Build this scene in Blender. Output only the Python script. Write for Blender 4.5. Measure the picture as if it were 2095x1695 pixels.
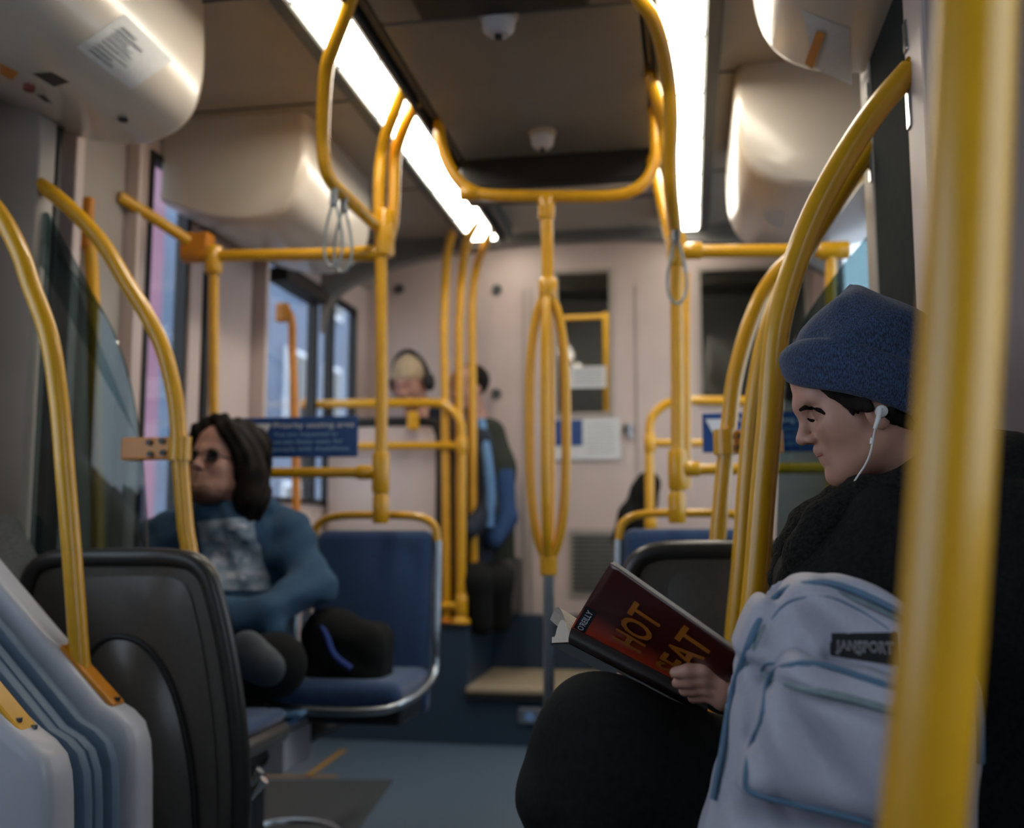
import bpy, bmesh, math, random
import numpy as np
from mathutils import Vector, Matrix

for o in list(bpy.data.objects):
    bpy.data.objects.remove(o)
random.seed(7)
RNG = np.random.default_rng(7)
S = bpy.context.scene
COL = S.collection

# ------------------------------------------------------------------ camera, world, exposure
CAM = np.array([0.0, 0.0, 1.0])
FPX, CX, CY = 2037.0, 1047.5, 847.5
PITCH = math.radians(6.373)
YAW = math.radians(9.976)
cam_d = bpy.data.cameras.new('camera')
cam_d.sensor_width = 36.0
cam_d.sensor_fit = 'HORIZONTAL'
cam_d.lens = 36.0 * FPX / 2095.0
cam_d.clip_start = 0.02
cam_d.dof.use_dof = True
cam_d.dof.focus_distance = 1.36
cam_d.dof.aperture_fstop = 2.7
cam = bpy.data.objects.new('camera', cam_d)
COL.objects.link(cam)
cam.location = CAM
cam.rotation_euler = (math.pi / 2 + PITCH, 0, YAW)
S.camera = cam

S.view_settings.view_transform = 'Standard'
S.view_settings.look = 'None'
S.view_settings.gamma = 1.0
S.view_settings.use_curve_mapping = False
S.view_settings.exposure = 1.2

W = bpy.data.worlds.new('overcast_dusk')
S.world = W
W.use_nodes = True
wn = W.node_tree
wn.nodes.clear()
w_out = wn.nodes.new('ShaderNodeOutputWorld')
w_bg = wn.nodes.new('ShaderNodeBackground')
w_bg.inputs['Color'].default_value = (0.68, 0.73, 0.82, 1)
w_bg.inputs['Strength'].default_value = 1.9
wn.links.new(w_bg.outputs[0], w_out.inputs[0])
STRIP_POWER = 8.0

# ------------------------------------------------------------------ helpers
FW = np.array([-math.sin(YAW) * math.cos(PITCH), math.cos(YAW) * math.cos(PITCH), math.sin(PITCH)])
RT = np.array([math.cos(YAW), math.sin(YAW), 0.0])
UP = np.cross(RT, FW)

def at(px, py, y):
    """world point at distance y down the tram that was measured at a photo pixel"""
    d = FW * FPX + RT * (px - CX) - UP * (py - CY)
    return CAM + d * (y / d[1])

def atx(px, py, x):
    d = FW * FPX + RT * (px - CX) - UP * (py - CY)
    return CAM + d * (x / d[0])

def atz(px, py, z):
    d = FW * FPX + RT * (px - CX) - UP * (py - CY)
    return CAM + d * ((z - CAM[2]) / d[2])

def ats(pts, y):
    return [at(p[0], p[1], p[2] if len(p) > 2 else y) for p in pts]

def lin(h):
    h = h.lstrip('#')
    c = [int(h[i:i + 2], 16) / 255 for i in (0, 2, 4)]
    return tuple(x / 12.92 if x <= .04045 else ((x + .055) / 1.055) ** 2.4 for x in c) + (1,)

MATS = {}

def mat(name, col, rough=.5, metal=0.0, noise=None, bump=None, coat=0.0, sheen=0.0, spec=.5, emit=None, col2=None, stretch=None):
    """procedural principled material; noise=(scale, amount), bump=(scale, strength, distance)"""
    m = bpy.data.materials.new(name)
    m.use_nodes = True
    nt = m.node_tree
    b = nt.nodes['Principled BSDF']
    c = lin(col) if isinstance(col, str) else col
    b.inputs['Base Color'].default_value = c
    b.inputs['Roughness'].default_value = rough
    b.inputs['Metallic'].default_value = metal
    b.inputs['Coat Weight'].default_value = coat
    b.inputs['Coat Roughness'].default_value = .15
    b.inputs['Sheen Weight'].default_value = sheen
    b.inputs['Specular IOR Level'].default_value = spec
    tc = nt.nodes.new('ShaderNodeTexCoord')
    src = tc.outputs['Object']
    if stretch:
        mp = nt.nodes.new('ShaderNodeMapping')
        mp.inputs['Scale'].default_value = stretch
        nt.links.new(src, mp.inputs[0])
        src = mp.outputs[0]
    if noise or col2:
        n = nt.nodes.new('ShaderNodeTexNoise')
        n.inputs['Scale'].default_value = noise[0]
        n.inputs['Detail'].default_value = 4
        nt.links.new(src, n.inputs['Vector'])
        r = nt.nodes.new('ShaderNodeValToRGB')
        a = noise[1]
        c2 = lin(col2) if col2 else tuple(min(1, x * (1 + a)) for x in c[:3]) + (1,)
        c1 = c if col2 else tuple(x * (1 - a) for x in c[:3]) + (1,)
        r.color_ramp.elements[0].position = .35
        r.color_ramp.elements[1].position = .65
        r.color_ramp.elements[0].color = c1
        r.color_ramp.elements[1].color = c2
        nt.links.new(n.outputs['Fac'], r.inputs[0])
        nt.links.new(r.outputs[0], b.inputs['Base Color'])
    if bump:
        n2 = nt.nodes.new('ShaderNodeTexNoise')
        n2.inputs['Scale'].default_value = bump[0]
        n2.inputs['Detail'].default_value = 3
        nt.links.new(src, n2.inputs['Vector'])
        bp = nt.nodes.new('ShaderNodeBump')
        bp.inputs['Strength'].default_value = bump[1]
        bp.inputs['Distance'].default_value = bump[2]
        nt.links.new(n2.outputs['Fac'], bp.inputs['Height'])
        nt.links.new(bp.outputs[0], b.inputs['Normal'])
    if emit:
        b.inputs['Emission Color'].default_value = lin(emit[0]) if isinstance(emit[0], str) else emit[0]
        b.inputs['Emission Strength'].default_value = emit[1]
    MATS[name] = m
    return m

def glass_mat(name, tint, gloss=.12, rough=.03):
    m = bpy.data.materials.new(name)
    m.use_nodes = True
    nt = m.node_tree
    nt.nodes.clear()
    out = nt.nodes.new('ShaderNodeOutputMaterial')
    tr = nt.nodes.new('ShaderNodeBsdfTransparent')
    tr.inputs['Color'].default_value = tint
    gl = nt.nodes.new('ShaderNodeBsdfGlossy')
    gl.inputs['Roughness'].default_value = rough
    lw = nt.nodes.new('ShaderNodeLayerWeight')
    mr = nt.nodes.new('ShaderNodeMath')
    mr.operation = 'MULTIPLY_ADD'
    mr.inputs[1].default_value = gloss
    mr.inputs[2].default_value = .03
    nt.links.new(lw.outputs['Facing'], mr.inputs[0])
    mx = nt.nodes.new('ShaderNodeMixShader')
    nt.links.new(mr.outputs[0], mx.inputs[0])
    nt.links.new(tr.outputs[0], mx.inputs[1])
    nt.links.new(gl.outputs[0], mx.inputs[2])
    nt.links.new(mx.outputs[0], out.inputs[0])
    MATS[name] = m
    return m

# materials
YEL = mat('yellow_powder_coat', '#d59d14', .32, noise=(25, .05), coat=.35)
YEL_D = mat('orange_yellow_bracket', '#c87d14', .4, noise=(30, .06), coat=.2)
CREAM = mat('cream_laminate', '#c4b3ad', .5, noise=(6, .03))
CREAM_D = mat('warm_grey_panel', '#9c948b', .5, noise=(6, .04))
WHITEP = mat('white_fibreglass', '#b9bac2', .38, noise=(10, .03), coat=.1)
FAIRING = mat('beige_fairing', '#c4bcb0', .28, noise=(5, .03), coat=.3)
CEIL = mat('ceiling_panel_beige', '#a59c8d', .55, noise=(4, .04))
CEIL_C = mat('ceiling_panel_grey', '#6e6d69', .42, noise=(5, .05))
DARK = mat('charcoal_plastic', '#26282a', .45, noise=(20, .1))
BLACK = mat('black_rubber', '#161717', .6, noise=(30, .1))
GREYP = mat('dark_grey_panel', '#454b4c', .45, noise=(8, .06))
BELL = mat('blue_grey_bellows', '#5d7186', .55, noise=(20, .06))
SHELL = mat('dark_brown_grey_shell', '#4b4743', .36, noise=(90, .08), bump=(450, .12, .001), coat=.15)
RIM = mat('black_seat_rim', '#2a2a29', .35, noise=(40, .08))
BLUE = mat('blue_seat_fabric', '#1d3d66', .85, noise=(220, .35), sheen=.3)
SILVER = mat('brushed_steel', '#a9b2ba', .3, metal=1.0, noise=(60, .05))
CHROME = mat('polished_metal', '#c9ced2', .15, metal=1.0, noise=(40, .03))
FLOORM = mat('blue_grey_vinyl', '#4a5b6c', .42, noise=(180, .14), bump=(300, .06, .001))
FLOORD = mat('dark_floor_mat', '#33383c', .6, noise=(150, .12))
TAPE = mat('ochre_floor_tape', '#8f6b2a', .6, noise=(60, .12))
RISER = mat('blue_riser_vinyl', '#24384c', .5, noise=(60, .08))
TREAD = mat('tan_ribbed_tread', '#9a8c76', .5, noise=(40, .08))
GLOW = mat('lit_diffuser', '#fff6e0', .5, emit=((1.0, .91, .76, 1), STRIP_POWER))
SIGNB = mat('blue_sign', '#17417e', .4, noise=(20, .04))
SIGNW = mat('white_print', '#d8dbe0', .5, noise=(20, .03))
SIGNT = mat('pale_blue_print', '#8fb3d6', .5, noise=(20, .03))
PAPERM = mat('paper', '#cfd0d0', .7, noise=(60, .04))
TEAL = glass_mat('teal_tinted_glass', (.40, .50, .52, 1), .18)
CLEAR = glass_mat('window_glass', (.86, .9, .92, 1), .2)
PLASTIC = glass_mat('clear_strap_plastic', (.8, .85, .88, 1), .5, .1)
SKIN = mat('skin', '#b98a78', .5, noise=(35, .07), bump=(220, .05, .001))
HAIRM = mat('dark_brown_hair', '#17110e', .8, spec=.2, noise=(60, .3), stretch=(1, 1, .15), bump=(120, .5, .004))
MATTE = mat('matte_dark_bellows', '#2c3030', .95, noise=(30, .08), spec=.05)
KNIT = None

def mesh_obj(name, verts, faces, m, parent=None, smooth=False, loc=None):
    """verts in world coordinates; stored relative to the object's own origin"""
    v = np.asarray(verts, dtype=np.float64).reshape(-1, 3)
    if loc is None:
        if parent is not None:
            loc = np.array(parent['_o'])
        else:
            loc = np.array([(v[:, 0].min() + v[:, 0].max()) / 2, (v[:, 1].min() + v[:, 1].max()) / 2, v[:, 2].min()])
    me = bpy.data.meshes.new(name)
    me.from_pydata([tuple(p) for p in (v - loc)], [], [tuple(int(i) for i in f) for f in faces])
    me.update()
    if smooth:
        me.polygons.foreach_set('use_smooth', [True] * len(me.polygons))
    if m is not None:
        me.materials.append(m)
    o = bpy.data.objects.new(name, me)
    COL.objects.link(o)
    o['_o'] = [float(x) for x in loc]
    if parent is not None:
        o.parent = parent
        o.location = Vector(loc) - Vector(parent['_o'])
    else:
        o.location = loc
    return o

def tag(o, label, cat=None, group=None, kind=None):
    o['label'] = label
    if cat:
        o['category'] = cat
    if group:
        o['group'] = group
    if kind:
        o['kind'] = kind
    return o

def thing(name, loc, label, cat, group=None):
    o = bpy.data.objects.new(name, None)
    o.empty_display_size = .05
    COL.objects.link(o)
    o.location = loc
    o['_o'] = [float(x) for x in loc]
    return tag(o, label, cat, group)

def struct(o, label):
    o['kind'] = 'structure'
    o['label'] = label
    return o

class MB:
    def __init__(s):
        s.v = []
        s.f = []
    def add(s, v, f):
        n = len(s.v)
        s.v += [tuple(float(c) for c in p) for p in v]
        s.f += [tuple(int(i) + n for i in q) for q in f]
        return s
    def box(s, lo, hi):
        x0, y0, z0 = lo
        x1, y1, z1 = hi
        v = [(x0, y0, z0), (x1, y0, z0), (x1, y1, z0), (x0, y1, z0), (x0, y0, z1), (x1, y0, z1), (x1, y1, z1), (x0, y1, z1)]
        return s.add(v, [(0, 3, 2, 1), (4, 5, 6, 7), (0, 1, 5, 4), (1, 2, 6, 5), (2, 3, 7, 6), (3, 0, 4, 7)])
    def rbox(s, lo, hi, r=.005, seg=2, M=None):
        bm = bmesh.new()
        lo = np.array(lo, float)
        hi = np.array(hi, float)
        bmesh.ops.create_cube(bm, size=1)
        for v in bm.verts:
            v.co = Vector((lo + hi) / 2 + np.array(v.co) * (hi - lo))
        bmesh.ops.bevel(bm, geom=bm.edges[:], offset=r, segments=seg, affect='EDGES', profile=.5)
        return s.bm(bm, M)
    def bm(s, bm, M=None):
        bm.verts.ensure_lookup_table()
        bm.verts.index_update()
        v = [(M @ q.co if M is not None else q.co.copy()) for q in bm.verts]
        f = [[q.index for q in p.verts] for p in bm.faces]
        bm.free()
        return s.add(v, f)
    def tube(s, pts, r, n=14, closed=False, sub=6, caps=True):
        p = catmull(pts, sub, closed) if sub > 1 and len(pts) > 2 else np.array(pts, float)
        k = len(p)
        rr = np.full(k, r) if np.isscalar(r) else np.interp(np.linspace(0, 1, k), np.linspace(0, 1, len(r)), r)
        t = np.gradient(p, axis=0)
        if closed:
            t = np.roll(p, -1, 0) - np.roll(p, 1, 0)
        t /= np.linalg.norm(t, axis=1)[:, None] + 1e-12
        ref = np.array([0, 0, 1.0]) if abs(t[0][2]) < .9 else np.array([0, 1.0, 0])
        u = np.cross(t[0], ref)
        u /= np.linalg.norm(u)
        v = []
        for i in range(k):
            u = u - t[i] * (u @ t[i])
            u /= np.linalg.norm(u)
            w = np.cross(t[i], u)
            for j in range(n):
                a = 2 * math.pi * j / n
                v.append(p[i] + rr[i] * (math.cos(a) * u + math.sin(a) * w))
        f = []
        for i in range(k if closed else k - 1):
            i2 = (i + 1) % k
            for j in range(n):
                j2 = (j + 1) % n
                f.append((i * n + j, i * n + j2, i2 * n + j2, i2 * n + j))
        if caps and not closed:
            f.append(tuple(range(n - 1, -1, -1)))
            f.append(tuple((k - 1) * n + j for j in range(n)))
        return s.add(v, f)
    def prism(s, poly, ax, a, b, bev=0, seg=2):
        """extrude a 2-D polygon along axis ax (0,1,2) from a to b"""
        bm = bmesh.new()
        def p3(q, t):
            c = list(q)
            c.insert(ax, t)
            return bm.verts.new(c)
        v0 = [p3(q, a) for q in poly]
        v1 = [p3(q, b) for q in poly]
        bm.faces.new(v0)
        bm.faces.new(v1)
        n = len(poly)
        for i in range(n):
            bm.faces.new((v0[i], v0[(i + 1) % n], v1[(i + 1) % n], v1[i]))
        bmesh.ops.recalc_face_normals(bm, faces=bm.faces[:])
        if bev:
            ed = [e for e in bm.edges if (e.verts[0] in v0) == (e.verts[1] in v0)]
            bmesh.ops.bevel(bm, geom=ed, offset=bev, segments=seg, affect='EDGES', profile=.5)
        return s.bm(bm)
    def lathe(s, prof, c, axis='z', n=24):
        v = []
        for r, h in prof:
            for j in range(n):
                a = 2 * math.pi * j / n
                q = (r * math.cos(a), r * math.sin(a), h)
                if axis == 'y':
                    q = (q[0], q[2], q[1])
                elif axis == 'x':
                    q = (q[2], q[0], q[1])
                v.append(np.array(c) + q)
        f = []
        for i in range(len(prof) - 1):
            for j in range(n):
                j2 = (j + 1) % n
                f.append((i * n + j, i * n + j2, (i + 1) * n + j2, (i + 1) * n + j))
        f.append(tuple(range(n - 1, -1, -1)))
        f.append(tuple((len(prof) - 1) * n + j for j in range(n)))
        return s.add(v, f)
    def pillow(s, outline, normal, depth, rings=8, power=2.2):
        """domed patch over a closed 3-D outline"""
        o = np.array(outline, float)
        c = o.mean(0)
        nrm = np.array(normal, float)
        n = len(o)
        v = []
        for i in range(rings + 1):
            t = i / (rings + 1)
            hgt = depth * (1 - (1 - t) ** power)
            for p in o:
                v.append(p + (c - p) * t + nrm * hgt)
        v.append(c + nrm * depth)
        f = []
        for i in range(rings):
            for j in range(n):
                j2 = (j + 1) % n
                f.append((i * n + j, i * n + j2, (i + 1) * n + j2, (i + 1) * n + j))
        for j in range(n):
            f.append((rings * n + j, rings * n + (j + 1) % n, len(v) - 1))
        return s.add(v, f)
    def patch(s, fn, nu, nv):
        v = [fn(i / nu, j / nv) for i in range(nu + 1) for j in range(nv + 1)]
        f = [(i * (nv + 1) + j, (i + 1) * (nv + 1) + j, (i + 1) * (nv + 1) + j + 1, i * (nv + 1) + j + 1) for i in range(nu) for j in range(nv)]
        return s.add(v, f)
    def build(s, name, m, parent=None, smooth=False, loc=None, auto=False):
        o = mesh_obj(name, s.v, s.f, m, parent, smooth, loc)
        bm = bmesh.new()
        bm.from_mesh(o.data)
        bmesh.ops.recalc_face_normals(bm, faces=bm.faces[:])
        if auto:
            for e in bm.edges:
                e.smooth = len(e.link_faces) < 2 or e.calc_face_angle(0) < .7
            for q in bm.faces:
                q.smooth = True
        bm.to_mesh(o.data)
        bm.free()
        return o

def catmull(pts, sub=6, closed=False):
    p = np.array(pts, float)
    n = len(p)
    out = []
    rng = n if closed else n - 1
    for i in range(rng):
        p1, p2 = p[i], p[(i + 1) % n]
        p0 = p[i - 1] if (i > 0 or closed) else 2 * p1 - p2
        p3 = p[(i + 2) % n] if (i + 2 < n or closed) else 2 * p2 - p1
        for t in np.arange(sub) / sub:
            out.append(.5 * (2 * p1 + (p2 - p0) * t + (2 * p0 - 5 * p1 + 4 * p2 - p3) * t * t + (3 * p1 - p0 - 3 * p2 + p3) * t ** 3))
    if not closed:
        out.append(p[-1])
    return np.array(out)

def tube(name, pts, r, m, parent=None, n=14, sub=6, closed=False):
    return MB().tube(pts, r, n, closed, sub).build(name, m, parent, auto=True)

def text_mb(body, size, origin, u, v, align='LEFT', depth=.0004, offset=0.0, fit=None, shear=0.0, space=1.0):
    """lettering as flat raised mesh on the plane (origin,u,v)"""
    cu = bpy.data.curves.new('lettering', 'FONT')
    cu.body = body
    cu.size = size
    cu.align_x = align
    cu.extrude = depth
    cu.offset = offset
    cu.shear = shear
    cu.space_character = space
    cu.resolution_u = 3
    ob = bpy.data.objects.new('lettering', cu)
    COL.objects.link(ob)
    bpy.context.view_layer.update()
    me = bpy.data.meshes.new_from_object(ob.evaluated_get(bpy.context.evaluated_depsgraph_get()))
    co = np.array([q.co for q in me.vertices]) if len(me.vertices) else np.zeros((0, 3))
    fs = [list(p.vertices) for p in me.polygons]
    bpy.data.objects.remove(ob)
    bpy.data.curves.remove(cu)
    bpy.data.meshes.remove(me)
    if fit is not None and len(co):
        w = co[:, 0].max() - co[:, 0].min()
        co[:, 0] = (co[:, 0] - co[:, 0].min()) * fit / w
    u = np.array(u, float)
    v = np.array(v, float)
    n = np.cross(u, v)
    n /= np.linalg.norm(n)
    w = np.array(origin) + co[:, :1] * u + co[:, 1:2] * v + co[:, 2:3] * n
    return MB().add(w, fs)

# ------------------------------------------------------------------ distance-field modeller for soft bodies
def smin(a, b, k):
    h = np.clip(.5 + .5 * (b - a) / k, 0, 1)
    return b + (a - b) * h - k * h * (1 - h)

class Field:
    def __init__(s, lo, hi, h):
        s.lo = np.array(lo, float)
        s.h = h
        n = np.ceil((np.array(hi, float) - s.lo) / h).astype(int) + 1
        s.ax = [(s.lo[i] + h * np.arange(n[i])).astype(np.float32) for i in range(3)]
        s.f = np.full(n, .3, np.float32)
        s.R = np.eye(3)
        s.t = np.zeros(3)
        s.sc = 1.0
    def frame(s, R, t, sc=1.0):
        s.R, s.t, s.sc = np.array(R, float), np.array(t, float), sc
        return s
    def w(s, p):
        return s.R @ (np.array(p, float) * s.sc) + s.t
    def _sub(s, lo, hi):
        sl = []
        for i in range(3):
            a = int(max(0, math.floor((lo[i] - s.lo[i]) / s.h)))
            b = int(min(len(s.ax[i]), math.ceil((hi[i] - s.lo[i]) / s.h) + 1))
            if b <= a:
                return None, None
            sl.append(slice(a, b))
        g = np.meshgrid(s.ax[0][sl[0]], s.ax[1][sl[1]], s.ax[2][sl[2]], indexing='ij', sparse=True)
        return tuple(sl), g
    def _apply(s, sl, d, k, cut):
        c = s.f[sl]
        if cut:
            s.f[sl] = -smin(-c, d, k)
        else:
            s.f[sl] = smin(c, d.astype(np.float32), k)
    def cone(s, a, b, ra, rb=None, k=.01, cut=False):
        rb = ra if rb is None else rb
        a, b = s.w(a), s.w(b)
        ra, rb, k = ra * s.sc, rb * s.sc, k * s.sc
        m = max(ra, rb) + 2 * k + .03
        sl, g = s._sub(np.minimum(a, b) - m, np.maximum(a, b) + m)
        if sl is None:
            return s
        ab = b - a
        L = ab @ ab + 1e-12
        t = np.clip(((g[0] - a[0]) * ab[0] + (g[1] - a[1]) * ab[1] + (g[2] - a[2]) * ab[2]) / L, 0, 1)
        d = np.sqrt((g[0] - a[0] - t * ab[0]) ** 2 + (g[1] - a[1] - t * ab[1]) ** 2 + (g[2] - a[2] - t * ab[2]) ** 2) - (ra + (rb - ra) * t)
        s._apply(sl, d, k, cut)
        return s
    def chain(s, pts, rs, k=.01):
        for i in range(len(pts) - 1):
            s.cone(pts[i], pts[i + 1], rs[i], rs[i + 1], k)
        return s
    def ell(s, c, r, k=.01, cut=False, rot=None):
        c = s.w(c)
        r = np.array(r, float) * s.sc
        k = k * s.sc
        R = s.R if rot is None else s.R @ rot
        m = r.max() + 2 * k + .03
        sl, g = s._sub(c - m, c + m)
        if sl is None:
            return s
        dx, dy, dz = g[0] - c[0], g[1] - c[1], g[2] - c[2]
        q = [R[0, i] * dx + R[1, i] * dy + R[2, i] * dz for i in range(3)]
        k0 = np.sqrt(sum((q[i] / r[i]) ** 2 for i in range(3)))
        k1 = np.sqrt(sum((q[i] / r[i] ** 2) ** 2 for i in range(3))) + 1e-9
        s._apply(sl, k0 * (k0 - 1) / k1, k, cut)
        return s
    def box(s, c, half, rad, k=.01, rot=None, cut=False):
        c = s.w(c)
        hf = np.array(half, float) * s.sc
        R = s.R if rot is None else s.R @ rot
        m = np.linalg.norm(hf) + 2 * k + .03
        sl, g = s._sub(c - m, c + m)
        if sl is None:
            return s
        dx, dy, dz = g[0] - c[0], g[1] - c[1], g[2] - c[2]
        q = [np.abs(R[0, i] * dx + R[1, i] * dy + R[2, i] * dz) - (hf[i] - rad) for i in range(3)]
        d = np.sqrt(sum(np.maximum(x, 0) ** 2 for x in q)) + np.minimum(np.maximum(q[0], np.maximum(q[1], q[2])), 0) - rad
        s._apply(sl, d, k, cut)
        return s
    def slab(s, poly, y0, y1, rad, k=.01):
        """rounded extrusion along Y of a polygon in X,Z"""
        P = np.array(poly, float)
        m = 2 * k + .03
        sl, g = s._sub((P[:, 0].min() - m, y0 - m, P[:, 1].min() - m), (P[:, 0].max() + m, y1 + m, P[:, 1].max() + m))
        X = g[0][:, 0, :]
        Z = g[2][:, 0, :]
        d2 = np.full(np.broadcast(X, Z).shape, 1e9)
        ins = np.zeros(d2.shape, bool)
        n = len(P)
        for i in range(n):
            a, b = P[i], P[(i + 1) % n]
            e = b - a
            t = np.clip(((X - a[0]) * e[0] + (Z - a[1]) * e[1]) / (e @ e + 1e-12), 0, 1)
            d2 = np.minimum(d2, (X - a[0] - t * e[0]) ** 2 + (Z - a[1] - t * e[1]) ** 2)
            cr = ((a[1] > Z) != (b[1] > Z)) & (X < (b[0] - a[0]) * (Z - a[1]) / (b[1] - a[1] + 1e-12) + a[0])
            ins ^= cr
        d = np.where(ins, -np.sqrt(d2), np.sqrt(d2))[:, None, :] + rad
        dy = np.abs(g[1] - (y0 + y1) / 2) - ((y1 - y0) / 2 - rad)
        D = np.sqrt(np.maximum(d, 0) ** 2 + np.maximum(dy, 0) ** 2) + np.minimum(np.maximum(d, dy), 0) - rad
        s._apply(sl, D, k, False)
        return s
    def disp(s, fn):
        g = np.meshgrid(*s.ax, indexing='ij', sparse=True)
        s.f += fn(*g).astype(np.float32)
        return s
    def front(s, x, z):
        """first solid y along +Y at x,z"""
        i = int(round((x - s.lo[0]) / s.h))
        k = int(round((z - s.lo[2]) / s.h))
        i = min(max(i, 0), s.f.shape[0] - 1)
        k = min(max(k, 0), s.f.shape[2] - 1)
        c = s.f[i, :, k]
        j = np.argmax(c < 0)
        if c[j] >= 0:
            return None
        if j == 0:
            return s.ax[1][0]
        return float(s.ax[1][j] - s.h * (0 - c[j]) / (c[j - 1] - c[j]))
    def mesh(s):
        f = s.f
        s_ = f < 0
        c = np.zeros(tuple(x - 1 for x in f.shape), np.int8)
        cs = [(i, j, k) for i in (0, 1) for j in (0, 1) for k in (0, 1)]
        for i, j, k in cs:
            c += s_[i:f.shape[0] - 1 + i, j:f.shape[1] - 1 + j, k:f.shape[2] - 1 + k]
        act = np.argwhere((c > 0) & (c < 8))
        vid = np.full(c.shape, -1, np.int32)
        vid[tuple(act.T)] = np.arange(len(act))
        pos = np.zeros((len(act), 3))
        cnt = np.zeros(len(act))
        for a in cs:
            for ax in range(3):
                if a[ax] == 0:
                    b = list(a)
                    b[ax] = 1
                    fa = f[tuple((act + a).T)]
                    fb = f[tuple((act + b).T)]
                    m = (fa < 0) != (fb < 0)
                    t = np.where(m, fa / np.where(fa - fb == 0, 1, fa - fb), 0)
                    p = np.tile(np.array(a, float), (len(act), 1))
                    p[:, ax] += t
                    pos += p * m[:, None]
                    cnt += m
        V = s.lo + s.h * (act + pos / cnt[:, None])
        Q = []
        for ax in range(3):
            b, d = [(1, 2), (2, 0), (0, 1)][ax]
            n = list(f.shape)
            A = [slice(1, n[i] - 1) for i in range(3)]
            B = list(A)
            A[ax] = slice(0, n[ax] - 1)
            B[ax] = slice(1, n[ax])
            x = s_[tuple(A)]
            y = s_[tuple(B)]
            e = np.argwhere(x != y)
            if not len(e):
                continue
            o = np.array([1, 1, 1])
            o[ax] = 0
            g = e + o
            flip = x[tuple(e.T)]
            def cell(db, dd):
                q = g.copy()
                q[:, b] -= db
                q[:, d] -= dd
                return vid[tuple(q.T)]
            q = np.stack([cell(1, 1), cell(0, 1), cell(0, 0), cell(1, 0)], 1)
            q[~flip] = q[~flip][:, ::-1]
            Q.append(q)
        Q = np.concatenate(Q)
        Q = Q[(Q >= 0).all(1)]
        return V, Q
    def build(s, name, m, parent=None, relax=1):
        V, Q = s.mesh()
        for _ in range(relax):
            acc = np.zeros_like(V)
            n = np.zeros(len(V))
            for a, b in ((0, 1), (1, 2), (2, 3), (3, 0)):
                np.add.at(acc, Q[:, a], V[Q[:, b]])
                np.add.at(acc, Q[:, b], V[Q[:, a]])
                np.add.at(n, Q[:, a], 1)
                np.add.at(n, Q[:, b], 1)
            V = V * .5 + .5 * acc / np.maximum(n, 1)[:, None]
        return fast_obj(name, V, Q, m, parent)

def fast_obj(name, V, Q, m, parent):
    loc = np.array(parent['_o']) if parent is not None else np.array([(V[:, 0].min() + V[:, 0].max()) / 2, (V[:, 1].min() + V[:, 1].max()) / 2, V[:, 2].min()])
    me = bpy.data.meshes.new(name)
    me.vertices.add(len(V))
    me.vertices.foreach_set('co', (V - loc).astype(np.float32).ravel())
    me.loops.add(4 * len(Q))
    me.loops.foreach_set('vertex_index', Q.astype(np.int32).ravel())
    me.polygons.add(len(Q))
    me.polygons.foreach_set('loop_start', np.arange(0, 4 * len(Q), 4, dtype=np.int32))
    me.polygons.foreach_set('use_smooth', np.ones(len(Q), bool))
    me.update(calc_edges=True)
    me.validate()
    if m is not None:
        me.materials.append(m)
    o = bpy.data.objects.new(name, me)
    COL.objects.link(o)
    o['_o'] = [float(x) for x in loc]
    if parent is not None:
        o.parent = parent
        o.location = Vector(loc) - Vector(parent['_o'])
    else:
        o.location = loc
    return o

def copy_tree(o, dx, dy, dz, parent=None, label=None):
    c = o.copy()
    COL.objects.link(c)
    if parent is None:
        c.location = Vector(o.location) + Vector((dx, dy, dz))
    else:
        c.parent = parent
    if label:
        c['label'] = label
    for ch in list(o.children):
        copy_tree(ch, 0, 0, 0, c)
    return c

# ------------------------------------------------------------------ the tram shell
XL, XR = -1.78, .72
Y0, YP, YB = -2.6, 4.60, 5.35      # rear end of what is built, platform edge, back wall
ZC, ZP = 2.40, .53

floor = MB().box((XL, Y0, -.05), (XR, YP + .02, 0)).build('floor', FLOORM)
struct(floor, 'blue-grey speckled vinyl tram floor')
def floor_part(name, poly, m, z=.002):
    return MB().prism([(p[0], p[1]) for p in poly], 2, 0.0, z).build(name, m, floor)
a, b = atz(525, 1590, 0), atz(692, 1590, 0)
floor_part('floor_marking', [(a[0], a[1] - .012), (b[0], b[1] - .012), (b[0], b[1] + .012), (a[0], a[1] + .012)], TAPE, .003)
a, b = atz(625, 1592, 0), atz(705, 1535, 0)
floor_part('floor_marking', [(a[0] - .014, a[1]), (a[0] + .014, a[1]), (b[0] + .014, b[1]), (b[0] - .014, b[1])], TAPE, .003)
a, b, c = atz(480, 1597, 0), atz(805, 1597, 0), atz(690, 1760, 0)
floor_part('floor_mat', [(a[0], a[1]), (b[0], b[1]), (c[0], c[1]), (a[0], c[1])], FLOORD)

q = atz(585, 1716, 0)
MB().tube([q + np.array([.17 * math.cos(a), .17 * math.sin(a), .004]) for a in np.linspace(0, 2 * math.pi, 29)[:-1]], .012, 8, True, 1).build('hatch_ring', SILVER, floor, auto=True)
plat = MB().box((XL, YP, -.05), (-1.02, YB, ZP)).box((-1.02, YP + .62, -.05), (-.2, YB, ZP)).box((-.2, YP, -.05), (XR, YB, ZP))
plat = struct(plat.build('platform', RISER), 'dark blue raised floor at the far end of the tram')
MB().box((XL, YP - .012, ZP), (-1.02, YP + .03, ZP + .014)).build('nosing', BLACK, plat)
MB().box((-.2, YP - .012, ZP), (XR, YP + .03, ZP + .014)).build('nosing', BLACK, plat)
st = MB().box((-1.02, YP, -.05), (-.2, YP + .64, .235))
st = struct(st.build('step', RISER), 'dark blue step up to the raised floor')
MB().rbox((-1.02, YP - .03, .235), (-.2, YP + .60, .262), .006).build('step_tread', TREAD, st)
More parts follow.
